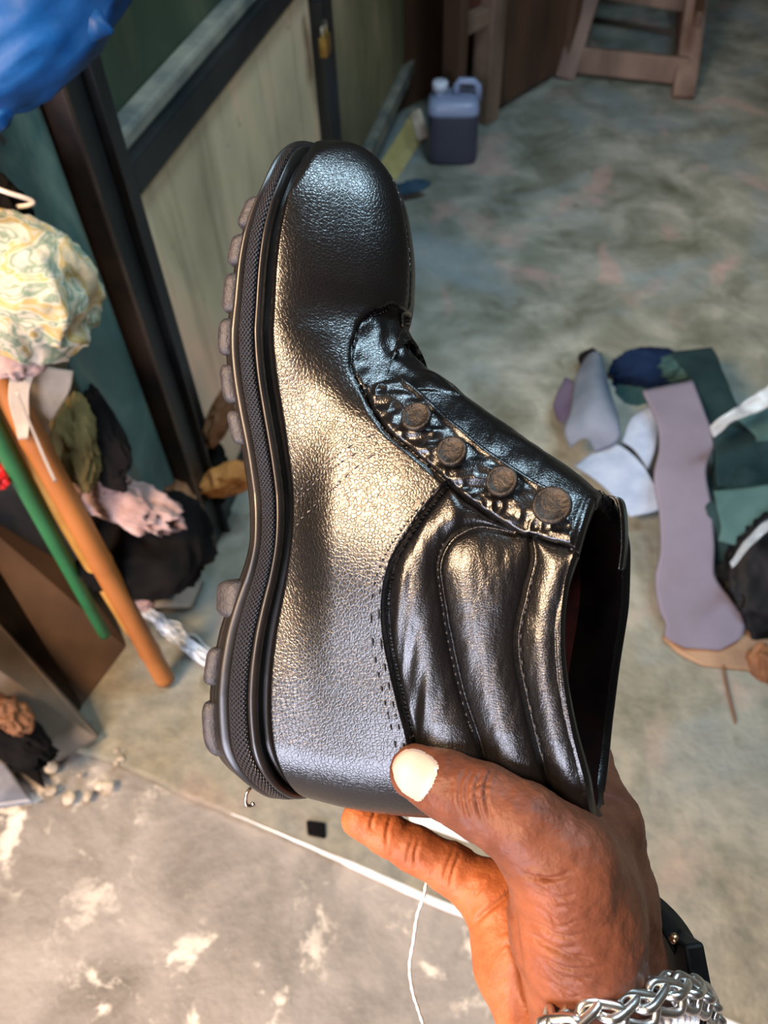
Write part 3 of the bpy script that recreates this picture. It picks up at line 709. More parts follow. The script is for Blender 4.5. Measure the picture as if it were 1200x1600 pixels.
def rel(o, parent):
    o.parent = parent; o.matrix_parent_inverse = Matrix.Translation(-Vector(parent.location)); return o
rel(recalc(mesh_obj('strap', V, grid_faces(6, 160, True)+[(159*6+j, 159*6+(j+1) % 6, (j+1) % 6, j) for j in range(6)], m_black)), wt)
mb = MB(); c = P(1070, 1502, .350); ax = P(1096, 1550, .350)-P(1080, 1465, .354); ax /= np.linalg.norm(ax); az = P(1120, 1495, .352)-c; az /= np.linalg.norm(az); ay = np.cross(ax, az)
mb.box(c, ax*.011, ay*.013, az*.0045); rel(mb.build('watch_case', m_black, None, bevel=.0015), wt)
mb = MB(); q = P(1053, 1466, .345); mb.tube([q-az*.002, q-az*.001, q+az*.001, q+az*.002], [.0006, .0022, .0022, .0006], 12); rel(mb.build('gold_stud', m_gold), wt)

# ================================================================ small things in the hand's reach
m_wthread = mat_simple('white_thread', (.62, .60, .58), (.8, .78, .76), 600, .7, .0002)
mb = MB(); th_ = catmull([(705, 1340, .402), (684, 1362, .401), (668, 1376, .400), (662, 1400, .397), (652, 1430, .398), (646, 1470, .398), (640, 1510, .398), (645, 1550, .397), (655, 1582, .396), (664, 1620, .394), (660, 1700, .39)], 120)
tw = Pn(th_); mb.tube(tw, .00085+.00015*np.sin(np.arange(120)*1.1), 8); tag(mb.build('thread', m_wthread), 'white thread hanging down from behind the fingers', 'thread')
mb = MB(); hk = catmull([(405, 1228, .392), (395, 1229, .388), (387, 1238, .386), (384, 1250, .386), (386, 1258, .386), (393, 1259, .387), (397, 1254, .388)], 40)
mb.tube(Pn(hk), [.0009]*34+[.0010, .0013, .0015, .0013, .0011, .0006], 10); o = mb.build('bent_needle', m_gold if 0 else mat_simple('bright_wire', (.7, .62, .5), (.8, .75, .68), 90, .2, 0, metal=1.0)); tag(o, 'small bent metal wire caught under the boot heel', 'wire')
# ================================================================ the workshop (setting)
def poly_mat_floor(name, near=False):
    t = NT(name); v = t.co()
    big = t.noise(v, 2.3, 4, .6, .6); mid = t.noise(v, 7, 5, .6, .4); fine = t.noise(v, 30, 6, .65)
    if near:
        c = t.ramp(mid, [(.30, (.10, .085, .068)), (.5, (.225, .195, .165)), (.72, (.34, .295, .25))])
        sp = t.ramp(t.noise(v, 16, 6, .7, .3), [(.54, (0, 0, 0)), (.62, (1, 1, 1))]); m2 = t.ramp(t.noise(v, 4.5, 3), [(.42, (0, 0, 0)), (.55, (1, 1, 1))])
        c = t.mix(t.math('MULTIPLY', sp, m2), c, (.66, .58, .47))
        dk = t.ramp(t.noise(v, 34, 3), [(.72, (0, 0, 0)), (.78, (.6, .6, .6))]); c = t.mix(dk, c, (.16, .12, .07))
    else:
        c = t.ramp(mid, [(.30, (.085, .09, .058)), (.48, (.185, .195, .155)), (.68, (.34, .34, .285))])
        bl = t.ramp(t.noise(t.co((1, 1, 1), rot=(0, 0, 1)), 3.4, 3, .5, .8), [(.50, (0, 0, 0)), (.66, (.75, .75, .75))]); c = t.mix(bl, c, (.19, .245, .26))
        pk = t.ramp(t.noise(t.co((1.3, 1, 1), rot=(0, 0, 2)), 5.5, 4, .5, .5), [(.58, (0, 0, 0)), (.70, (.6, .6, .6))]); c = t.mix(pk, c, (.42, .27, .235))
        gr = t.n('VectorMath', operation='DOT_PRODUCT'); t.l(t.tc.outputs['Object'], gr.inputs[0]); gr.inputs[1].default_value = (-.30, -1.0, 0)
        gm = t.ramp(gr.outputs['Value'], [(.0, (0, 0, 0)), (1, (1, 1, 1))])
        mr = t.n('MapRange'); t.l(gr.outputs['Value'], mr.inputs[0]); mr.inputs[1].default_value = -1.1; mr.inputs[2].default_value = -.2
        c = t.mix(t.math('MULTIPLY', mr.outputs[0], .75), c, t.ramp(fine, [(.35, (.085, .060, .030)), (.65, (.235, .185, .11))]))
        pit = t.ramp(t.noise(v, 15, 2, .4), [(.70, (0, 0, 0)), (.76, (.7, .7, .7))]); c = t.mix(pit, c, (.07, .06, .03))
    c = t.mix(t.math('MULTIPLY', fine, .35), c, (.10, .09, .07))
    rg = t.n('MapRange'); t.l(mid, rg.inputs[0]); rg.inputs[3].default_value = .42; rg.inputs[4].default_value = .75
    return t.out(c, rg.outputs[0], t.bump(fine, .004, prev=t.bump(mid, .004)), spec=.4)
m_floor = poly_mat_floor('stained_concrete'); m_near = poly_mat_floor('pale_screed', True)
E1, E2 = FL(100, 1160), FL(720, 1420); ed = E2-E1; ed /= np.linalg.norm(ed); en = np.array([ed[1], -ed[0], 0])   # en points to the photographer
if en[1] > 0: en = -en
ZL = -.010
def edge_pts():
    q = []
    for i, s_ in enumerate(np.linspace(-1.6, 2.6, 180)):
        w_ = (vnoise(np.array([[s_*9+50, 1.5, 2.5]]))[0]-.5)*.012+(vnoise(np.array([[s_*60+50, 8.5, 2.5]]))[0]-.5)*.003; q.append(E1+ed*s_+en*w_)
    return np.array(q)
eq = edge_pts(); nE = len(eq)
# far, slightly higher floor: grid from the edge outwards, with a worn rounded lip
rows = [eq+en*.004+np.array([0, 0, ZL-.004]), eq+en*.003+np.array([0, 0, ZL*.5]), eq+np.array([0, 0, -.0010]), eq-en*.005]+[eq-en*d for d in (.05, .2, .6, 1.4, 3.0, 6.0)]
tag(mesh_obj('floor', np.vstack(rows), grid_faces(nE, len(rows)), m_floor), kind='structure')
rows = [eq-en*.03+np.array([0, 0, ZL]), eq+en*.02+np.array([0, 0, ZL]), eq+en*.5+np.array([0, 0, ZL]), eq+en*2.6+np.array([0, 0, ZL])]
tag(mesh_obj('trim_1', np.vstack(rows), grid_faces(nE, len(rows)), m_near, ), kind='structure')
m_lip = mat_simple('lit_riser_cream', (.45, .42, .37), (.85, .82, .78), 18, .7, .001)  # pale albedo paints the daylit riser line along the step
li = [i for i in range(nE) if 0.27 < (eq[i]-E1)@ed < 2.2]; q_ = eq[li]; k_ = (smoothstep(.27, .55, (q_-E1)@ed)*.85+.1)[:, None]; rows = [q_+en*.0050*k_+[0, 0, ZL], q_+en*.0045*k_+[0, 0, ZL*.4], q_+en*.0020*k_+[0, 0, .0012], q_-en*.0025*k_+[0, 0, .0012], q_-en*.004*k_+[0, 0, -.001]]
tag(mesh_obj('trim_lit_edge', np.vstack(rows), grid_faces(len(li), 5), m_lip), kind='structure')
m_wall = mat_simple('sooty_wall', (.030, .028, .022), (.07, .062, .045), 5, .85, .002)
m_ceil = mat_simple('rusty_roof_sheet', (.05, .035, .025), (.12, .08, .05), 4, .8, .002)
def slab(name, a, b, kind='structure', mat=None):
    mb = MB(); a = np.array(a, float); b = np.array(b, float); h = (b-a)/2
    mb.box((a+b)/2, [h[0], 0, 0], [0, h[1], 0], [0, 0, h[2]]); return tag(mb.build(name, mat or m_wall, None, False), kind=kind)
slab('wall_left', (-1.75, -1.7, -.05), (-1.65, 3.9, 2.6)); slab('wall_right', (2.2, -1.7, -.05), (2.3, 3.9, 2.6)); slab('wall_back', (-1.75, 3.8, -.05), (2.3, 3.9, 2.6))
slab('ceiling', (-1.75, -1.7, 2.6), (2.3, 3.9, 2.66), mat=m_ceil)
slab('wall_front', (-.60, -1.7, -.05), (2.3, -1.6, 2.6)); slab('wall_front', (-1.75, -1.7, 2.05), (-.60, -1.6, 2.6))

# ---------------------------------------------------------------- the steel-framed cabinet down the left side
CD, CN2, UZ = CABD, CABN, np.array([0, 0, 1.])     # along, towards the aisle, up
def cab(s, n, z): return CABP+CD*s+CN2*n+UZ*z
def cabbox(mb, s0, s1, n0, n1, z0, z1):
    return mb.box(cab((s0+s1)/2, (n0+n1)/2, (z0+z1)/2), CD*(s1-s0)/2, CN2*(n1-n0)/2, UZ*(z1-z0)/2)
def panel_mat(name, c0, c1, c2, sc=3.0):
    t = NT(name); v = t.co((1, 1, .45)); f = t.noise(v, sc, 5, .6, .7)
    c = t.ramp(f, [(.30, c0), (.52, c1), (.72, c2)]); sp = t.ramp(t.noise(t.co(), 26, 2, .5), [(.70, (0, 0, 0)), (.76, (.75, .75, .75))])
    c = t.mix(sp, c, (.03, .02, .015)); st = t.ramp(t.noise(t.co((9, 9, .7)), 2.2, 4), [(.55, (0, 0, 0)), (.75, (.5, .5, .5))]); c = t.mix(st, c, (.11, .075, .04))
    return t.out(c, .55, t.bump(t.noise(v, 30, 5), .001))
m_beige = panel_mat('grimy_sunlit_cream', (.26, .215, .125), (.48, .38, .24), (.72, .43, .28))  # warm end of the ramp paints sunlit patches on the cream
m_green = panel_mat('dark_green_panel', (.010, .024, .013), (.030, .046, .025), (.085, .085, .045))
m_teal = panel_mat('teal_painted_panel', (.02, .04, .034), (.045, .095, .088), (.15, .21, .16), 9)
m_olive = panel_mat('olive_panel', (.065, .06, .028), (.17, .145, .075), (.30, .225, .13))
m_frame = mat_simple('blue_black_frame_paint', (.003, .005, .007), (.018, .017, .015), 9, .42, .0005, lo=.4, hi=.75)
m_rust = mat_simple('rubbed_brown_edge', (.02, .010, .007), (.08, .04, .022), 12, .6, .0005)
m_ledge = mat_simple('pale_grey_ledge', (.07, .08, .075), (.22, .20, .15), 14, .6, .0008)
cabn = empty('cabinet', CABP); tag(cabn, 'tall steel-framed cabinet with grimy cream, green and teal panels', 'cabinet')
def cpart(name, boxes, mat, bevel=.002, label=None):
    mb = MB()
    for b in boxes: cabbox(mb, *b)
    o = mb.build(name, mat, None, False, bevel); rel(o, cabn)
    if label: o['label'] = label
    return o
cpart('post', [(-.010, .075, -.070, .012, 0, 1.5)], m_frame, .004)
cpart('post_flange', [(-.014, -.006, -.030, .015, 0, 1.5)], m_rust, .002)
cpart('post_flange', [(.030, .034, .012, .024, 0, 1.5)], m_frame, .001)
cpart('post', [(.815, .895, -.06, .014, 0, 1.5)], m_frame, .004)
cpart('post', [(1.70, 1.76, -.06, .014, 0, 1.5)], m_frame, .004)
cpart('end_panel', [(-.134, -.128, -.30, -.012, .02, 1.5)], m_frame, .001)
cpart('rail', [(.075, .815, -.03, .010, .600, .640)], m_frame, .003)
cpart('ledge', [(.075, .815, -.036, -.004, .640, .664)], m_ledge, .006, 'grey ledge strip, pale as a lit rail top')  # pale grey paints the lit top of the dark rail
cpart('panel', [(.07, .82, -.020, -.008, .03, .605)], m_beige, .001, 'cream panel with grime spots and painted sunlit patches')
cpart('panel', [(.07, .82, -.046, -.036, .66, 1.5)], m_green, .001, 'dark green panel')
cpart('panel', [(-.134, -.02, -.030, -.012, .02, 1.5)], m_teal, .001, 'teal painted panel')
cpart('panel', [(.89, 1.70, -.024, -.010, .13, 1.5)], m_olive, .001, 'olive panel')
cpart('rail', [(.89, 1.70, -.018, .012, .085, .125)], m_ledge, .003, 'pale dusty bottom rail')
cpart('rail', [(.075, .815, -.02, .008, .0, .035)], m_frame, .003)
cpart('back_panel', [(-.134, 1.76, -.30, -.29, 0, 1.5)], m_frame, .001); cpart('top', [(-.134, 1.76, -.30, .02, 1.5, 1.53)], m_frame, .002)
cpart('plinth', [(.9, 1.74, -.20, -.19, 0, .09)], m_frame, .001)
# padlock on its hasp
m_brass = mat_simple('tarnished_brass', (.24, .13, .03), (.50, .30, .08), 60, .35, .0002, metal=.8)
lk = CAB(508, 70, .03); pd = empty('padlock', lk); tag(pd, 'small brass padlock on the dark cabinet post, above the toe', 'padlock')
mb = MB(); mb.box(lk, CD*.017, CN2*.007, UZ*.017); rel(mb.build('lock_body', m_brass, None, False, .003), pd)
mb = MB(); a = np.linspace(0, math.pi, 14); pts = np.array([lk+UZ*(.016+.012*0)+CD*.011*s_ for s_ in (1,)]+[lk+UZ*(.030+.011*math.sin(x))+CD*.011*math.cos(x) for x in a]+[lk+UZ*.016-CD*.011]); mb.tube(pts, .0028, 10); rel(mb.build('shackle', m_silver, None), pd)
mb = MB(); mb.box(lk+UZ*.052-CN2*.006, CD*.013, CN2*.008, UZ*.022); o = mb.build('hasp', m_frame, None, False, .003); rel(o, pd)

# ---------------------------------------------------------------- cloth, scraps and bundles
def sheet(name, left, right, mat, thick=.0022, nu=24, nv=60, wav=.0, fr=18, seed=0, bulge=0.0, label=None, cat=None, group=None, parent=None):
    """left/right: (px, py, z) rows read on horizontal levels; gives a bent piece with thickness"""
    A = catmull([FL(*q) for q in left], nv); B = catmull([FL(*q) for q in right], nv); V = []
    for i in range(nv):
        for j in range(nu):
            u = j/(nu-1); p = A[i]*(1-u)+B[i]*u; p = p+np.array([0, 0, bulge*math.sin(math.pi*u)]); V.append(p)
    V = np.array(V)
    if wav: V[:, 2] += (vnoise(V*fr+seed*7.3)-.5)*wav; V[:, 0] += (vnoise(V*fr+seed*3.1+20)-.5)*wav*.6
    V[:, 2] = np.maximum(V[:, 2], .003)
    o = mesh_obj(name, V, grid_faces(nu, nv), mat); m = o.modifiers.new('t', 'SOLIDIFY'); m.thickness = thick; m.offset = 0
    if label: tag(o, label, cat, group)
    return o
def ico(sub):
    bm = bmesh.new(); bmesh.ops.create_icosphere(bm, subdivisions=sub, radius=1); v = np.array([x.co[:] for x in bm.verts]); f = [[x.index for x in q.verts] for q in bm.faces]; bm.free(); return v, f
ICO = {k: ico(k) for k in (3, 4, 5, 6)}
def bundle(name, c, ax, mat, seed, amp=.35, fr=1.6, sub=5, sharp=1.0, label=None, cat=None, group=None, clampz=True):
    """crumpled cloth or plastic: ridged folds on a lumpy body; ax = 3 half-axis vectors"""
    v, f = ICO[sub]; n = v.copy(); q = v*fr+seed*11.7+20
    w1 = np.stack([vnoise(q+i*9.1) for i in range(3)], 1)-.5
    r = 1+amp*(1-2*np.abs(2*vnoise(q+w1*1.5)-1)**.7)*.5+amp*.6*(vnoise(q*.6+4)-.5)*2+amp*.35*(1-2*np.abs(2*vnoise(q*2.7+w1*2)-1)**.7)*.5+amp*.12*(vnoise(q*7)-.5)
    P_ = v*r[:, None]; V = np.asarray(c)+P_@np.array(ax)
    if clampz: V[:, 2] = np.where(V[:, 2] < .001, .001+(V[:, 2]-.001)*.02, V[:, 2])
    o = mesh_obj(name, V, f, mat)
    if label: tag(o, label, cat, group)
    return o
_lift = .0
def axes(px, py, d, rx, ry, rz, rot=0):
    """half axes of rx, ry across the view and rz in depth, in metres, at a point"""
    r = ray(px, py); dn = ((CABP-CC)@CABN)/(r@CABN); ds = ((CABP-.134*CABD-CC)@CABD)/(r@CABD); de = max(dn, ds)-rz-.012-_lift
    if d < 1.5 and px < 420 and d > de: k_ = de/d; d = de; rx *= k_; ry *= k_
    c, s_ = math.cos(rot), math.sin(rot); return P(px, py, d), [(CR*c+CU*s_)*rx, (-CR*s_+CU*c)*ry, CF*rz]
def cloth_mat(name, a, b, sc=20, rough=.95, **kw): return mat_simple(name, a, b, sc, rough, .0006, spec=.12, **kw)
m_blue = mat_simple('blue_plastic_film', (.0008, .028, .10), (.001, .055, .19), 9, .55, .0015, spec=.25)
_lift = 0
bag = bundle('plastic_bag', *axes(8, 12, .62, .110, .062, .05, .62), m_blue, 1.0, .20, 1.5, label='bright blue plastic bag bulging at the top left before the cabinet', cat='bag')
mb = MB()
for i, (a_, b_) in enumerate((((150, 40), (176, 50)), ((0, 190), (8, 198)))):
    p0, p1 = P(*a_, .6), P(*b_, .6); mb.tube([p0, (p0+p1)/2, p1], [.012, .006, .002], 8)
tie = [P(20, -60, .62), P(60, -110, .68), cab(.03, .02, 1.12)]; mb.tube(catmull(tie, 16), .006, 8); hd_ = tag(mb.build('bag_handle', m_blue), kind='stuff'); hd_.parent = bag
# patterned sack bundle
t = NT('patterned_fabric'); v = t.co(); wv = t.n('TexNoise', Scale=26.0, Detail=2.0, Distortion=2.2); t.l(v, wv.inputs['Vector'])
c = t.ramp(wv.outputs['Fac'], [(.30, (.36, .30, .19)), (.40, (.34, .23, .06)), (.48, (.44, .38, .28)), (.56, (.13, .18, .11)), (.64, (.42, .36, .28))])
m_pat = t.out(c, .7, t.bump(t.noise(v, 60, 4), .001))
m_cream = cloth_mat('cream_scrap', (.34, .27, .20), (.48, .40, .32)); m_tissue = cloth_mat('pinkish_rag', (.18, .10, .085), (.42, .30, .27), 14)
m_olivec = cloth_mat('olive_rag', (.07, .05, .018), (.20, .15, .06), 14); m_darkc = cloth_mat('black_rag', (.0012, .0012, .0012), (.006, .0045, .004), 16)
m_brown = cloth_mat('brown_leather_scrap', (.05, .02, .01), (.20, .09, .04), 14, .55); m_orange = cloth_mat('tan_leather_scrap', (.25, .08, .02), (.55, .22, .06), 14, .5)
_lift = .05
bundle('fabric_bundle', *axes(30, 455, .78, .078, .064, .05, -.5), m_pat, 2.0, .26, 1.5, label='bright cream, yellow and green patterned fabric bundle on the left heap', cat='fabric')
def heap(px, py, d, rx, ry, rz, rot, mat, seed, name, label, cat, amp=.4, fr=1.5, sub=5, group=None):
    global _lift; _lift = 0 if mat is m_darkc else .045
    return bundle(name, *axes(px, py, d, rx, ry, rz, rot), mat, seed, amp, fr, sub, label=label, cat=cat, group=group)
def flap(name, left, right, mat, label, cat, seed, wav=.012):
    A = catmull(Pn(left), 30); B = catmull(Pn(right), 30); u = np.linspace(0, 1, 18)[None, :, None]; V = (A[:, None]*(1-u)+B[:, None]*u).reshape(-1, 3)
    V = V-CF*((vnoise(V*22+seed)-.5)*wav*2)[:, None]-CF*.035
    o = mesh_obj(name, V, grid_faces(18, 30), mat); m = o.modifiers.new('t', 'SOLIDIFY'); m.thickness = .0018; return tag(o, label, cat)
flap('fabric_scrap', [(40, 545, .80), (44, 590, .82), (38, 640, .84), (48, 690, .86)], [(105, 535, .80), (92, 572, .82), (70, 620, .84), (62, 688, .86)], m_cream, 'cream fabric scrap hanging from the patterned bundle', 'fabric', 3)
flap('thread_strand', [(48, 620, .80), (80, 700, .86), (104, 755, .90)], [(52, 618, .80), (84, 697, .86), (108, 752, .90)], m_cream, 'pale thread strand trailing down over the olive rag', 'thread', 5, .002)
flap('leather_scrap', [(72, 578, .83), (56, 620, .86), (48, 655, .88), (62, 684, .90)], [(134, 588, .86), (128, 622, .88), (104, 660, .90), (84, 692, .92)], m_cream, 'folded cream scrap below the patterned bundle', 'scrap', 4)
heap(118, 690, .93, .026, .050, .02, .15, m_olivec, 5.2, 'rag', 'olive brown rag hanging below the cream scrap', 'rag', .4, 2.2)
heap(20, 545, .78, .030, .030, .02, .2, m_tissue, 6.2, 'rag', 'grubby pink rag at the left edge above the bamboo canes', 'rag')
heap(148, 672, 1.06, .030, .075, .015, .5, m_darkc, 8.8, 'rag', 'large black lump standing in for shadow beside the teal panel', 'rag', .3)  # black lump paints the shadowed void left of the teal panel
heap(200, 790, 1.16, .060, .030, .03, -.35, m_tissue, 9.3, 'rag', 'crumpled pinkish white rag at the foot of the cabinet post', 'rag', .55, 2.0)
heap(165, 752, 1.13, .032, .024, .02, .1, m_tissue, 10.3, 'rag', 'small greyish pink rag left of the crumpled white one', 'rag', .5, 2.0)
heap(235, 852, 1.24, .095, .075, .05, .1, m_darkc, 11.5, 'rag', 'black rag pile under the crumpled white rag', 'rag', .4)
heap(205, 850, 1.12, .014, .034, .018, -.1, m_orange, 12.5, 'leather_scrap', 'upright brown leather tongue in the black rag pile', 'scrap', .3)
heap(282, 812, 1.20, .028, .042, .02, .4, m_brown, 13.1, 'leather_scrap', 'curled brown scrap at the right of the black rag pile', 'scrap', .5, 2.0)
heap(272, 875, 1.20, .030, .022, .02, -.3, m_brown, 14.6, 'leather_scrap', 'low brown scrap under the curled one', 'scrap', .5, 2.0)
heap(215, 920, 1.18, .020, .030, .018, .5, m_tissue, 15.1, 'rag', 'little pinkish rag behind the bamboo tip', 'rag', .4)
heap(352, 752, 1.36, .052, .026, .04, .3, m_orange, 16.4, 'leather_scrap', 'tan orange leather scrap just behind the boot sole', 'scrap', .35)
heap(338, 735, 1.33, .018, .048, .03, .1, m_darkc, 17.4, 'rag', 'dark scrap standing beside the tan leather one', 'rag', .35)
heap(345, 650, 1.40, .018, .060, .03, -.45, m_brown, 18.4, 'leather_scrap', 'thin brown strap leaning behind the sole', 'scrap', .3)
m_grey = cloth_mat('grey_sole_rubber', (.10, .085, .07), (.22, .19, .15), 20)
sheet('sole_scrap', [(232, 918, .012), (236, 950, .012)], [(318, 908, .012), (300, 948, .012)], m_grey, .012, 12, 12, label='flat grey sole scrap on the floor beyond the bamboo', cat='scrap')
heap(-5, 330, .74, .03, .03, .02, 0, m_darkc, 19.4, 'rag', 'black strap end at the left edge above the patterned bundle', 'rag', .3)
m_twine = cloth_mat('pale_twine', (.5, .42, .34), (.7, .6, .5), 60)
mb = MB(); mb.tube(catmull([P(-30, 285, .70), P(10, 300, .70), P(50, 314, .71), P(38, 322, .71), P(-30, 326, .71)], 40), .0022, 8); tag(mb.build('twine', m_twine), 'pale twine loop above the patterned bundle', 'twine')

# bamboo canes and the green stick
def stick(name, a, b, r0, r1, mat, label, cat, nodes=()):
    a, b = np.array(a), np.array(b); root = None; mb = MB(); n = 60; t_ = np.linspace(0, 1, n); pa = a+(b-a)*t_[:, None]; pa[:, 2] += .004*np.sin(t_*math.pi)
    r = r0+(r1-r0)*t_
    for q in nodes: r = r*(1+.10*np.exp(-((t_-q)/.008)**2))
    mb.tube(pa, r, 14); o = mb.build(name, mat); tag(o, label, cat); return o
m_bam = mat_simple('orange_cane', (.22, .065, .010), (.37, .13, .028), 12, .5, .0004, stretch=(1, 1, .3)); m_bam2 = mat_simple('yellow_cane', (.32, .15, .025), (.5, .26, .06), 12, .45, .0004)
m_grn = mat_simple('green_plastic_stick', (.010, .085, .025), (.02, .15, .05), 9, .5, .0003); m_red = mat_simple('red_plastic', (.45, .008, .01), (.7, .02, .02), 9, .4, 0)
s1 = stick('bamboo_cane', P(258, 1062, 1.205), P(-60, 480, .74), .0145, .0140, m_bam, 'long orange bamboo cane leaning from the floor to the left edge', 'cane', (.12, .42, .74))
hb = P(258, 1062, 1.205); bd = P(-60, 480, .74)-hb; bd /= np.linalg.norm(bd); mb = MB(); mb.tube([hb-bd*.004, hb-bd*.001, hb+bd*.002], [.0095, .0135, .0142], 14); o = mb.build('frayed_tip', m_brown, s1)
stick('bamboo_cane', P(207, 985, 1.20), P(-60, 545, .77), .0105, .0120, m_bam2, 'yellow cane tucked behind the orange bamboo', 'cane', (.3, .66))
stick('green_stick', P(164, 992, 1.20), P(-60, 575, .76), .0085, .0115, m_grn, 'green stick leaning left of the bamboo canes', 'stick')
heap(-2, 745, .88, .014, .014, .012, 0, m_red, 20.4, 'red_plastic_piece', 'small red plastic piece at the left edge under the green stick', 'plastic', .3)

# wooden crate side, beam and rubble at the left edge
m_crate = mat_simple('worn_brown_board', (.035, .017, .008), (.095, .052, .026), 7, .75, .0008, stretch=(1, 1, .4)); m_beam = mat_simple('grey_brown_beam', (.055, .038, .025), (.13, .095, .065), 12, .8, .001)
def quadslab(name, pts, thick, mat, label=None, cat=None):
    p = np.array(pts); n = np.cross(p[1]-p[0], p[3]-p[0]); n /= np.linalg.norm(n)
    if n@CF < 0: n = -n
    o = mesh_obj(name, np.vstack([p, p+n*thick]), [(0, 1, 2, 3), (7, 6, 5, 4), (0, 4, 5, 1), (1, 5, 6, 2), (2, 6, 7, 3), (3, 7, 4, 0)], mat, None, False); recalc(o)
    b = o.modifiers.new('b', 'BEVEL'); b.width = .004; b.segments = 2
    if label: tag(o, label, cat)
    return o
f0, f1 = FL(200, 1010), FL(128, 1105)
quadslab('wooden_board', [f0, f1, FL(-60, 790, .20), FL(-60, 640, .20)], .02, m_crate, 'worn brown board standing on edge left of the canes', 'board')
quadslab('plank', [FL(130, 1102, .004), FL(118, 1122, .004), FL(-60, 905, .19), FL(-60, 795, .19)], .03, cloth_mat('dark_plank_wood', (.008, .006, .004), (.03, .018, .01), 12), 'dark plank below the brown board', 'plank')  # near-black wood strip along the board's lower edge
quadslab('timber_beam', [FL(155, 1152, .02), FL(90, 1192, .02), FL(-60, 1010, .18), FL(-60, 905, .18)], .035, m_beam, 'grey brown timber beam slanting down at the left edge', 'beam')
heap(10, 1150, 1.07, .070, .026, .03, -.5, m_darkc, 21.9, 'rag', 'black rag under the timber beam at the left edge', 'rag', .4)
heap(10, 1118, 1.05, .030, .018, .02, -.5, m_brown, 22.9, 'leather_scrap', 'brown scrap lying on the black rag below the beam', 'scrap', .5, 2)
quadslab('metal_strip', [FL(52, 1252, .012), FL(-20, 1262, .012), FL(-40, 1205, .012), FL(5, 1188, .012)], .010, mat_simple('blue_grey_metal', (.12, .13, .16), (.24, .25, .28), 20, .4, .0004), 'blue grey metal strip on the floor at the left edge', 'metal strip')
quadslab('wood_offcut', [FL(70, 1232, .010), FL(8, 1190, .010), FL(-20, 1150, .010), FL(60, 1200, .010)], .010, m_darkc, 'dark wooden offcut above the blue grey metal strip', 'offcut')
# gravelly crumbs near the beam
m_crumb = mat_simple('mortar_crumb', (.20, .15, .10), (.42, .35, .26), 40, .85, .001); cv, cf = ICO[3]; k = 0
for i in range(26):
    px_, py_ = rng.uniform(20, 190), rng.uniform(1130, 1250)
    if px_ < 80 and py_ > 1180: continue
    c = FL(px_, py_); r = rng.uniform(.003, .010); q = cv*np.array([1, rng.uniform(.7, 1.3), rng.uniform(.4, .7)])*r*(1+.35*(vnoise(cv*1.6+i*3)-.5))[:, None]
    tag(mesh_obj('rubble_crumb', q+c+np.array([0, 0, r*.35]), cf, m_crumb), 'small mortar crumb on the floor by the timber beam', 'rubble', 'mortar crumbs by the beam')
# thread tuft
m_strand = mat_simple('white_strand', (.6, .64, .68), (.8, .82, .85), 90, .6, 0); mb = MB()
for i in range(22):
    a = np.array([222+rng.uniform(-8, 8), 950+rng.uniform(-10, 10)]); b = np.array([325+rng.uniform(-6, 10), 1022+rng.uniform(-6, 22)]); pts = []
    for u in np.linspace(0, 1, 7):
        q = a+(b-a)*u+np.array([rng.uniform(-9, 9), rng.uniform(-9, 9)])*math.sin(math.pi*u); pts.append(FL(q[0], q[1], .006+.03*math.sin(math.pi*u)*rng.random()))
    mb.tube(catmull(pts, 28), .0011, 5)
tag(mb.build('thread_tuft', m_strand), 'tangled tuft of white thread on the floor behind the boot heel', 'thread', kind='stuff')
# chip and floor paint scrap
quadslab('leather_chip', [FL(478, 1280, .006), FL(508, 1284, .006), FL(509, 1310, .006), FL(480, 1304, .006)], .006, m_darkc, 'small square black leather chip on the floor beside the fingertip', 'scrap')
sheet('paper_scrap', [(636, 1258, .004), (640, 1282, .004)], [(690, 1262, .01), (735, 1318, .006)], cloth_mat('white_paper', (.55, .53, .5), (.68, .66, .62)), .001, 8, 8, label='white paper scrap on the floor seen between thumb and fingers', cat='paper')

# ---------------------------------------------------------------- jerrycan and foam block
jc = FL(706, 244); jr = math.radians(-6); jx = np.array([math.cos(jr), math.sin(jr), 0]); jy = np.array([-jx[1], jx[0], 0]); jr_ = empty('jerrycan', jc); tag(jr_, 'small blue-grey plastic jerrycan standing on the floor by the cupboard', 'jerrycan')
t = NT('grey_blue_plastic'); s_ = t.n('SeparateXYZ'); t.l(t.tc.outputs['Object'], s_.inputs[0]); fz = t.n('MapRange'); t.l(s_.outputs[2], fz.inputs[0]); fz.inputs[1].default_value = .125; fz.inputs[2].default_value = .135
m_can = t.out(t.mix(fz.outputs[0], (.03, .033, .05), (.19, .23, .34)), .35, t.bump(t.noise(t.co(), 30, 3), .001), **{'Transmission Weight': 0.0})
hw_, hd2, ht_ = .067, .052, .158; V = []; prof = [(.90, 0), (.98, .003), (1, .010), (1, .05), (.985, .075), (1, .10), (1, .135), (.97, .150), (.86, .160), (.60, .163)]; k = 48
for sc_, z in prof:
    for a in np.linspace(0, 2*math.pi, k, endpoint=False):
        c_, s2 = math.cos(a), math.sin(a); e = .42; V.append([np.sign(c_)*abs(c_)**e*hw_*sc_, np.sign(s2)*abs(s2)**e*hd2*sc_, z])
def loc2(V): return np.array([jx*v_[0]+jy*v_[1]+UZ*v_[2] for v_ in V])
bo = mesh_obj('can_body', loc2(V), grid_faces(k, len(prof), True)+[tuple(range(k))[::-1], tuple((len(prof)-1)*k+i for i in range(k))], m_can, jr_); recalc(bo)
mb = MB(); mb.tube(loc2([(.008, 0, .158), (.006, 0, .185), (.014, 0, .196), (.050, 0, .194), (.060, 0, .184), (.062, 0, .150)]), [.010, .009, .009, .009, .009, .010], 12); o = mb.build('handle', m_can, jr_)
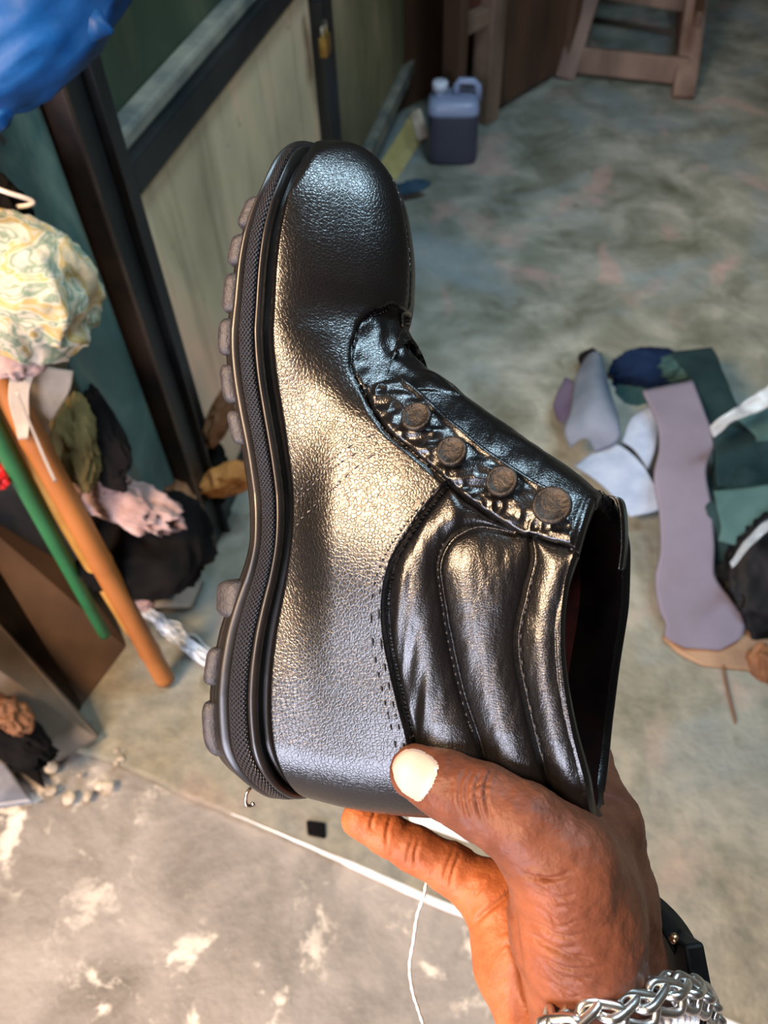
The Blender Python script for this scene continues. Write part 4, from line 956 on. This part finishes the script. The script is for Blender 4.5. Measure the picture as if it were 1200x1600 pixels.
mb = MB(); mb.tube(loc2([(-.036, 0, .155), (-.036, 0, .178)]), .016, 20); mb.build('neck', m_can, jr_)
mb = MB(); mb.tube(loc2([(-.036, 0, .176), (-.036, 0, .179), (-.036, 0, .194), (-.036, 0, .197)]), [.018, .020, .020, .016], 20); mb.build('cap', mat_simple('pale_blue_cap', (.35, .38, .45), (.5, .52, .6), 30, .4, 0), jr_)
m_foam = mat_simple('yellow_foam', (.30, .24, .08), (.42, .34, .14), 20, .9, .001)
quadslab('foam_block', [FL(588, 262, .02), FL(618, 285, .0), FL(664, 212, .0), FL(648, 168, .05)], .05, m_foam, 'yellowish foam block lying between cabinet and jerrycan', 'foam')
quadslab('card_box', [FL(640, 178, .05), FL(655, 168, .07), FL(668, 212, .02), FL(652, 220, .01)], .01, m_cream, 'small cream card leaning on the foam block', 'card')
heap(640, 292, 2.02, .045, .015, .012, .2, cloth_mat('navy_rag', (.01, .03, .05), (.03, .06, .09)), 23.3, 'rag', 'thin dark navy rag on the floor beside the boot toe', 'rag', .5)

# ---------------------------------------------------------------- wooden cupboard and stool at the far end
m_wood = mat_simple('dark_stained_wood', (.03, .012, .006), (.085, .040, .020), 8, .6, .0008, stretch=(1, 1, .25)); m_wood2 = mat_simple('weathered_wood', (.075, .042, .027), (.20, .125, .085), 9, .65, .001, stretch=(1, 1, .3))
A0, A1 = FL(765, 190), FL(885, 118); dd = A1-A0; wl_ = np.linalg.norm(dd); dd /= wl_; dn_ = np.array([-dd[1], dd[0], 0])
if dn_@np.array([0, 1., 0]) < 0: dn_ = -dn_
cp = empty('cupboard', A0); tag(cp, 'dark brown wooden cupboard behind the jerrycan', 'cupboard')
def abox(mb, a0, a1, n0, n1, z0, z1): return mb.box(A0+dd*(a0+a1)/2+dn_*(n0+n1)/2+UZ*(z0+z1)/2, dd*(a1-a0)/2, dn_*(n1-n0)/2, UZ*(z1-z0)/2)
for nm, b, m_ in (('side_panel', (.03, wl_, .01, .03, .02, .9), m_wood), ('post', (-.03, .03, -.01, .05, 0, .9), m_wood2), ('post', (wl_-.02, wl_+.02, -.01, .04, 0, .9), m_wood),
                  ('shelf', (-.16, wl_, .02, .26, .86, .90), m_wood), ('door_panel', (-.13, -.03, .03, .05, .28, .86), mat_simple('red_brown_door', (.05, .012, .007), (.12, .035, .02), 8, .5, .0005)), ('rail', (-.13, -.03, .0, .04, .26, .30), m_wood2), ('post', (-.16, -.13, -.01, .05, 0, .9), m_wood), ('back_panel', (-.16, wl_, .24, .26, 0, .9), m_wood)):
    mb = MB(); abox(mb, *b); rel(mb.build(nm, m_, None, False, .003), cp)
stl = empty('stool', FL(975, 120)); tag(stl, 'weathered wooden stool with splayed legs at the far end of the floor', 'stool')
def leg(a, b, w, mat=m_wood2, nm='leg'):
    a, b = np.array(a), np.array(b); mb = MB(); ax = b-a; L_ = np.linalg.norm(ax); ax /= L_; sx = np.array([1, -.25, 0]); sx -= ax*(sx@ax); sx /= np.linalg.norm(sx); sy = np.cross(ax, sx)
    mb.box((a+b)/2, sx*w[0]/2, sy*w[1]/2, ax*L_/2); rel(mb.build(nm, mat, None, False, .003), stl)
HZ = .46
LA, RA = FL(883, 122), FL(1066, 156); LT, RT = FL(930, -40, HZ*.55), FL(1092, -30, HZ*.45)
LT = LA+(LT-LA)*(HZ/LT[2]); RT = RA+(RT-RA)*(HZ/RT[2])
leg(LA, LT, (.060, .045)); leg(RA, RT, (.062, .045))
bk_ = np.array([.10, .34, 0]); LB, RB = LA+bk_+np.array([.02, 0, 0]), RA+bk_; leg(LB, LT+np.array([.02, .24, 0]), (.05, .04), m_wood); leg(RB, RT+np.array([-.02, .24, 0]), (.05, .04), m_wood)
def rung(p, q, h, mat=m_wood2): 
    p, q = np.array(p), np.array(q); d_ = q-p; L_ = np.linalg.norm(d_); d_ /= L_; n_ = np.cross(d_, UZ); mb = MB(); mb.box((p+q)/2, d_*L_/2, n_*.010, UZ*h/2); rel(mb.build('rung', mat, None, False, .003), stl)
lz = .050; rung(LA+(LT-LA)*(lz/HZ)+[0, .0, 0], RA+(RT-RA)*(lz/HZ), .072); rung(LB+[0, 0, .13], RB+[0, 0, .13], .05)
rung(LA+[0, .03, .2], LB+[0, 0, .2], .04, m_wood); rung(RA+[0, .03, .2], RB+[0, 0, .2], .04, m_wood)
mb = MB(); q = [LT, RT, RT+[.0, .26, 0], LT+[.0, .26, 0]]; cq_ = sum(q)/4; e1 = (RT-LT); e1[2] = 0; e2 = np.array([-e1[1], e1[0], 0])/np.linalg.norm(e1); mb.box(cq_+UZ*.015, e1*.62, e2*.17, UZ*.015); rel(mb.build('seat', m_wood2, None, False, .004), stl)

# ---------------------------------------------------------------- scraps on the right
m_lil = cloth_mat('grey_lilac_foam', (.125, .112, .14), (.165, .147, .185), 6); m_wb = cloth_mat('pale_blue_lining', (.19, .245, .33), (.26, .32, .41), 30)
m_bg = cloth_mat('blue_grey_suede', (.08, .105, .14), (.14, .165, .21), 10); m_pl = cloth_mat('purple_grey', (.06, .05, .09), (.10, .085, .13), 10); m_navy = cloth_mat('navy_fabric', (.003, .010, .033), (.008, .02, .055), 10)
m_tc = cloth_mat('dark_teal_fabric', (.005, .016, .019), (.016, .034, .036), 10); m_tc2 = cloth_mat('teal_fabric', (.02, .05, .05), (.05, .10, .095), 10); m_blk = mat_simple('black_bin_liner', (.0015, .0015, .0015), (.004, .004, .0045), 10, .6, .001, spec=.15)
G_ = None
sheet('foam_strip', [(1004, 612, .13), (1026, 660, .13), (1030, 700, .12), (1022, 745, .11), (1030, 800, .09), (1032, 860, .07), (1024, 905, .045), (1030, 950, .03), (1040, 975, .022), (1040, 995, .014), (1070, 1012, .010)],
      [(1082, 596, .13), (1102, 650, .13), (1115, 690, .12), (1102, 735, .11), (1110, 790, .09), (1115, 850, .07), (1116, 900, .045), (1140, 935, .03), (1160, 965, .022), (1158, 995, .016), (1125, 1016, .010)], m_lil, .006, 20, 90, label='long grey lilac insole-shaped foam strip draped over the scrap pile', cat='foam')
sheet('lining_scrap', [(945, 688, .06), (915, 715, .05), (898, 728, .045)], [(1008, 732, .08), (1034, 790, .06), (985, 808, .04)], m_wb, .003, 20, 30, bulge=.012, label='pale blue lining scrap to the right of the boot top', cat='scrap')
sheet('lining_scrap', [(1010, 636, .10), (985, 655, .09), (972, 690, .08)], [(1030, 660, .10), (1024, 700, .09), (1012, 735, .07)], m_wb, .003, 14, 24, bulge=.01, label='narrow pale blue scrap between the curl and the foam strip', cat='scrap')
sheet('suede_scrap', [(915, 560, .05), (900, 590, .08), (892, 640, .09), (882, 672, .08), (892, 700, .06)], [(944, 580, .07), (955, 620, .10), (965, 655, .11), (966, 688, .09), (930, 706, .06)], m_bg, .004, 18, 40, bulge=.03, label='blue grey suede scrap curling up at the left of the pile', cat='scrap')
sheet('suede_scrap', [(884, 590, .05), (866, 630, .04), (872, 655, .03)], [(902, 600, .07), (894, 640, .07), (886, 668, .06)], m_pl, .004, 10, 16, label='dark purple grey flap at the left tip of the pile', cat='scrap')
heap(923, 562, 1.60, .022, .018, .02, -.5, m_darkc, 31.1, 'rag', 'black lump for the dark hole of the blue grey suede curl', 'rag', .3)  # black lump paints the shade inside the curl's hole
heap(1008, 582, 1.60, .062, .042, .04, .1, m_navy, 32.1, 'fabric_scrap', 'navy fabric scrap humped at the back of the pile', 'fabric', .3)
heap(985, 630, 1.60, .032, .034, .03, .1, m_tc2, 33.1, 'fabric_scrap', 'small teal fabric curl in the gap of the pile', 'fabric', .35)
heap(975, 660, 1.64, .035, .05, .03, .3, m_navy, 34.1, 'fabric_scrap', 'shadowed navy scrap under the teal curl', 'fabric', .3)
heap(1050, 575, 1.58, .040, .026, .03, .2, m_tc2, 35.1, 'fabric_scrap', 'blue green wrinkled scrap behind the foam strip top', 'fabric', .4, 2.2)
sheet('fabric_scrap', [(1048, 552, .10), (1085, 600, .12), (1110, 680, .12), (1120, 760, .10)], [(1110, 545, .10), (1150, 620, .12), (1195, 700, .11), (1235, 770, .09)], m_tc, .004, 26, 40, .03, 14, 1, label='dark teal fabric length running down behind the foam strip', cat='fabric')
sheet('fabric_scrap', [(1125, 690, .10), (1100, 760, .09), (1112, 850, .06), (1125, 880, .03)], [(1260, 690, .13), (1270, 760, .12), (1270, 830, .09), (1260, 880, .05)], m_tc, .004, 30, 40, .045, 16, 2, label='dark teal fabric fold at the right edge below the plastic', cat='fabric')
sheet('fabric_scrap', [(1150, 655, .14), (1178, 680, .13), (1180, 690, .12)], [(1240, 600, .17), (1260, 650, .15), (1260, 690, .13)], m_tc2, .004, 14, 16, .01, 14, 3, label='lighter teal fabric corner at the right edge', cat='fabric')
sheet('fabric_scrap', [(1110, 770, .10), (1118, 810, .09), (1120, 850, .07)], [(1260, 760, .13), (1230, 800, .11), (1210, 860, .09)], m_tc2, .003, 24, 24, .03, 22, 5, label='teal wrinkled strip right of the foam strip middle', cat='fabric')
heap(1235, 925, 1.24, .092, .100, .04, .2, m_blk, 36.1, 'bin_liner', 'black plastic bin liner at the right edge', 'bag', .4)
heap(1180, 850, 1.36, .07, .09, .03, .2, m_blk, 37.1, 'fabric_scrap', 'black fabric under the teal strip at the right', 'fabric', .3)
t = NT('clear_plastic_film'); m_clear = t.out((.75, .78, .80), .18, t.bump(t.noise(t.co((1, 4, 1)), 40, 4), .002), spec=.6, **{'Transmission Weight': .65, 'Alpha': .75})
sheet('plastic_film', [(1112, 668, .19), (1128, 652, .20), (1160, 630, .21), (1240, 572, .24)], [(1118, 684, .18), (1138, 668, .19), (1172, 650, .20), (1250, 610, .23)], m_clear, .0008, 10, 40, .02, 50, 8, label='twisted clear plastic film reaching in from the right edge', cat='plastic')
sheet('plastic_film', [(1140, 880, .14), (1160, 850, .15), (1200, 812, .16), (1250, 790, .17)], [(1144, 888, .14), (1166, 862, .15), (1206, 826, .16), (1255, 806, .17)], m_clear, .0008, 8, 30, .01, 50, 9, label='thin clear film strip over the black liner', cat='plastic')
sheet('leather_offcut', [(1035, 995, .004), (1060, 1020, .004), (1100, 1040, .004)], [(1180, 960, .008), (1230, 1010, .006), (1190, 1050, .004)], mat_simple('tan_brown_offcut', (.16, .085, .04), (.26, .15, .075), 12, .6, .0006), .003, 16, 16, .004, 20, 11, label='brown leather offcut on the floor under the foam strip end', cat='scrap')
heap(1190, 1040, 1.20, .02, .03, .02, .2, m_brown, 38.1, 'leather_scrap', 'brown scrap at the right edge below the black liner', 'scrap', .4)
mb = MB(); mb.tube(catmull([FL(1130, 1040, .006), FL(1138, 1080, .006), FL(1150, 1130, .004)], 30), .0016, 6); tag(mb.build('cord', m_brown), 'thin brown cord on the floor below the leather offcut', 'cord')
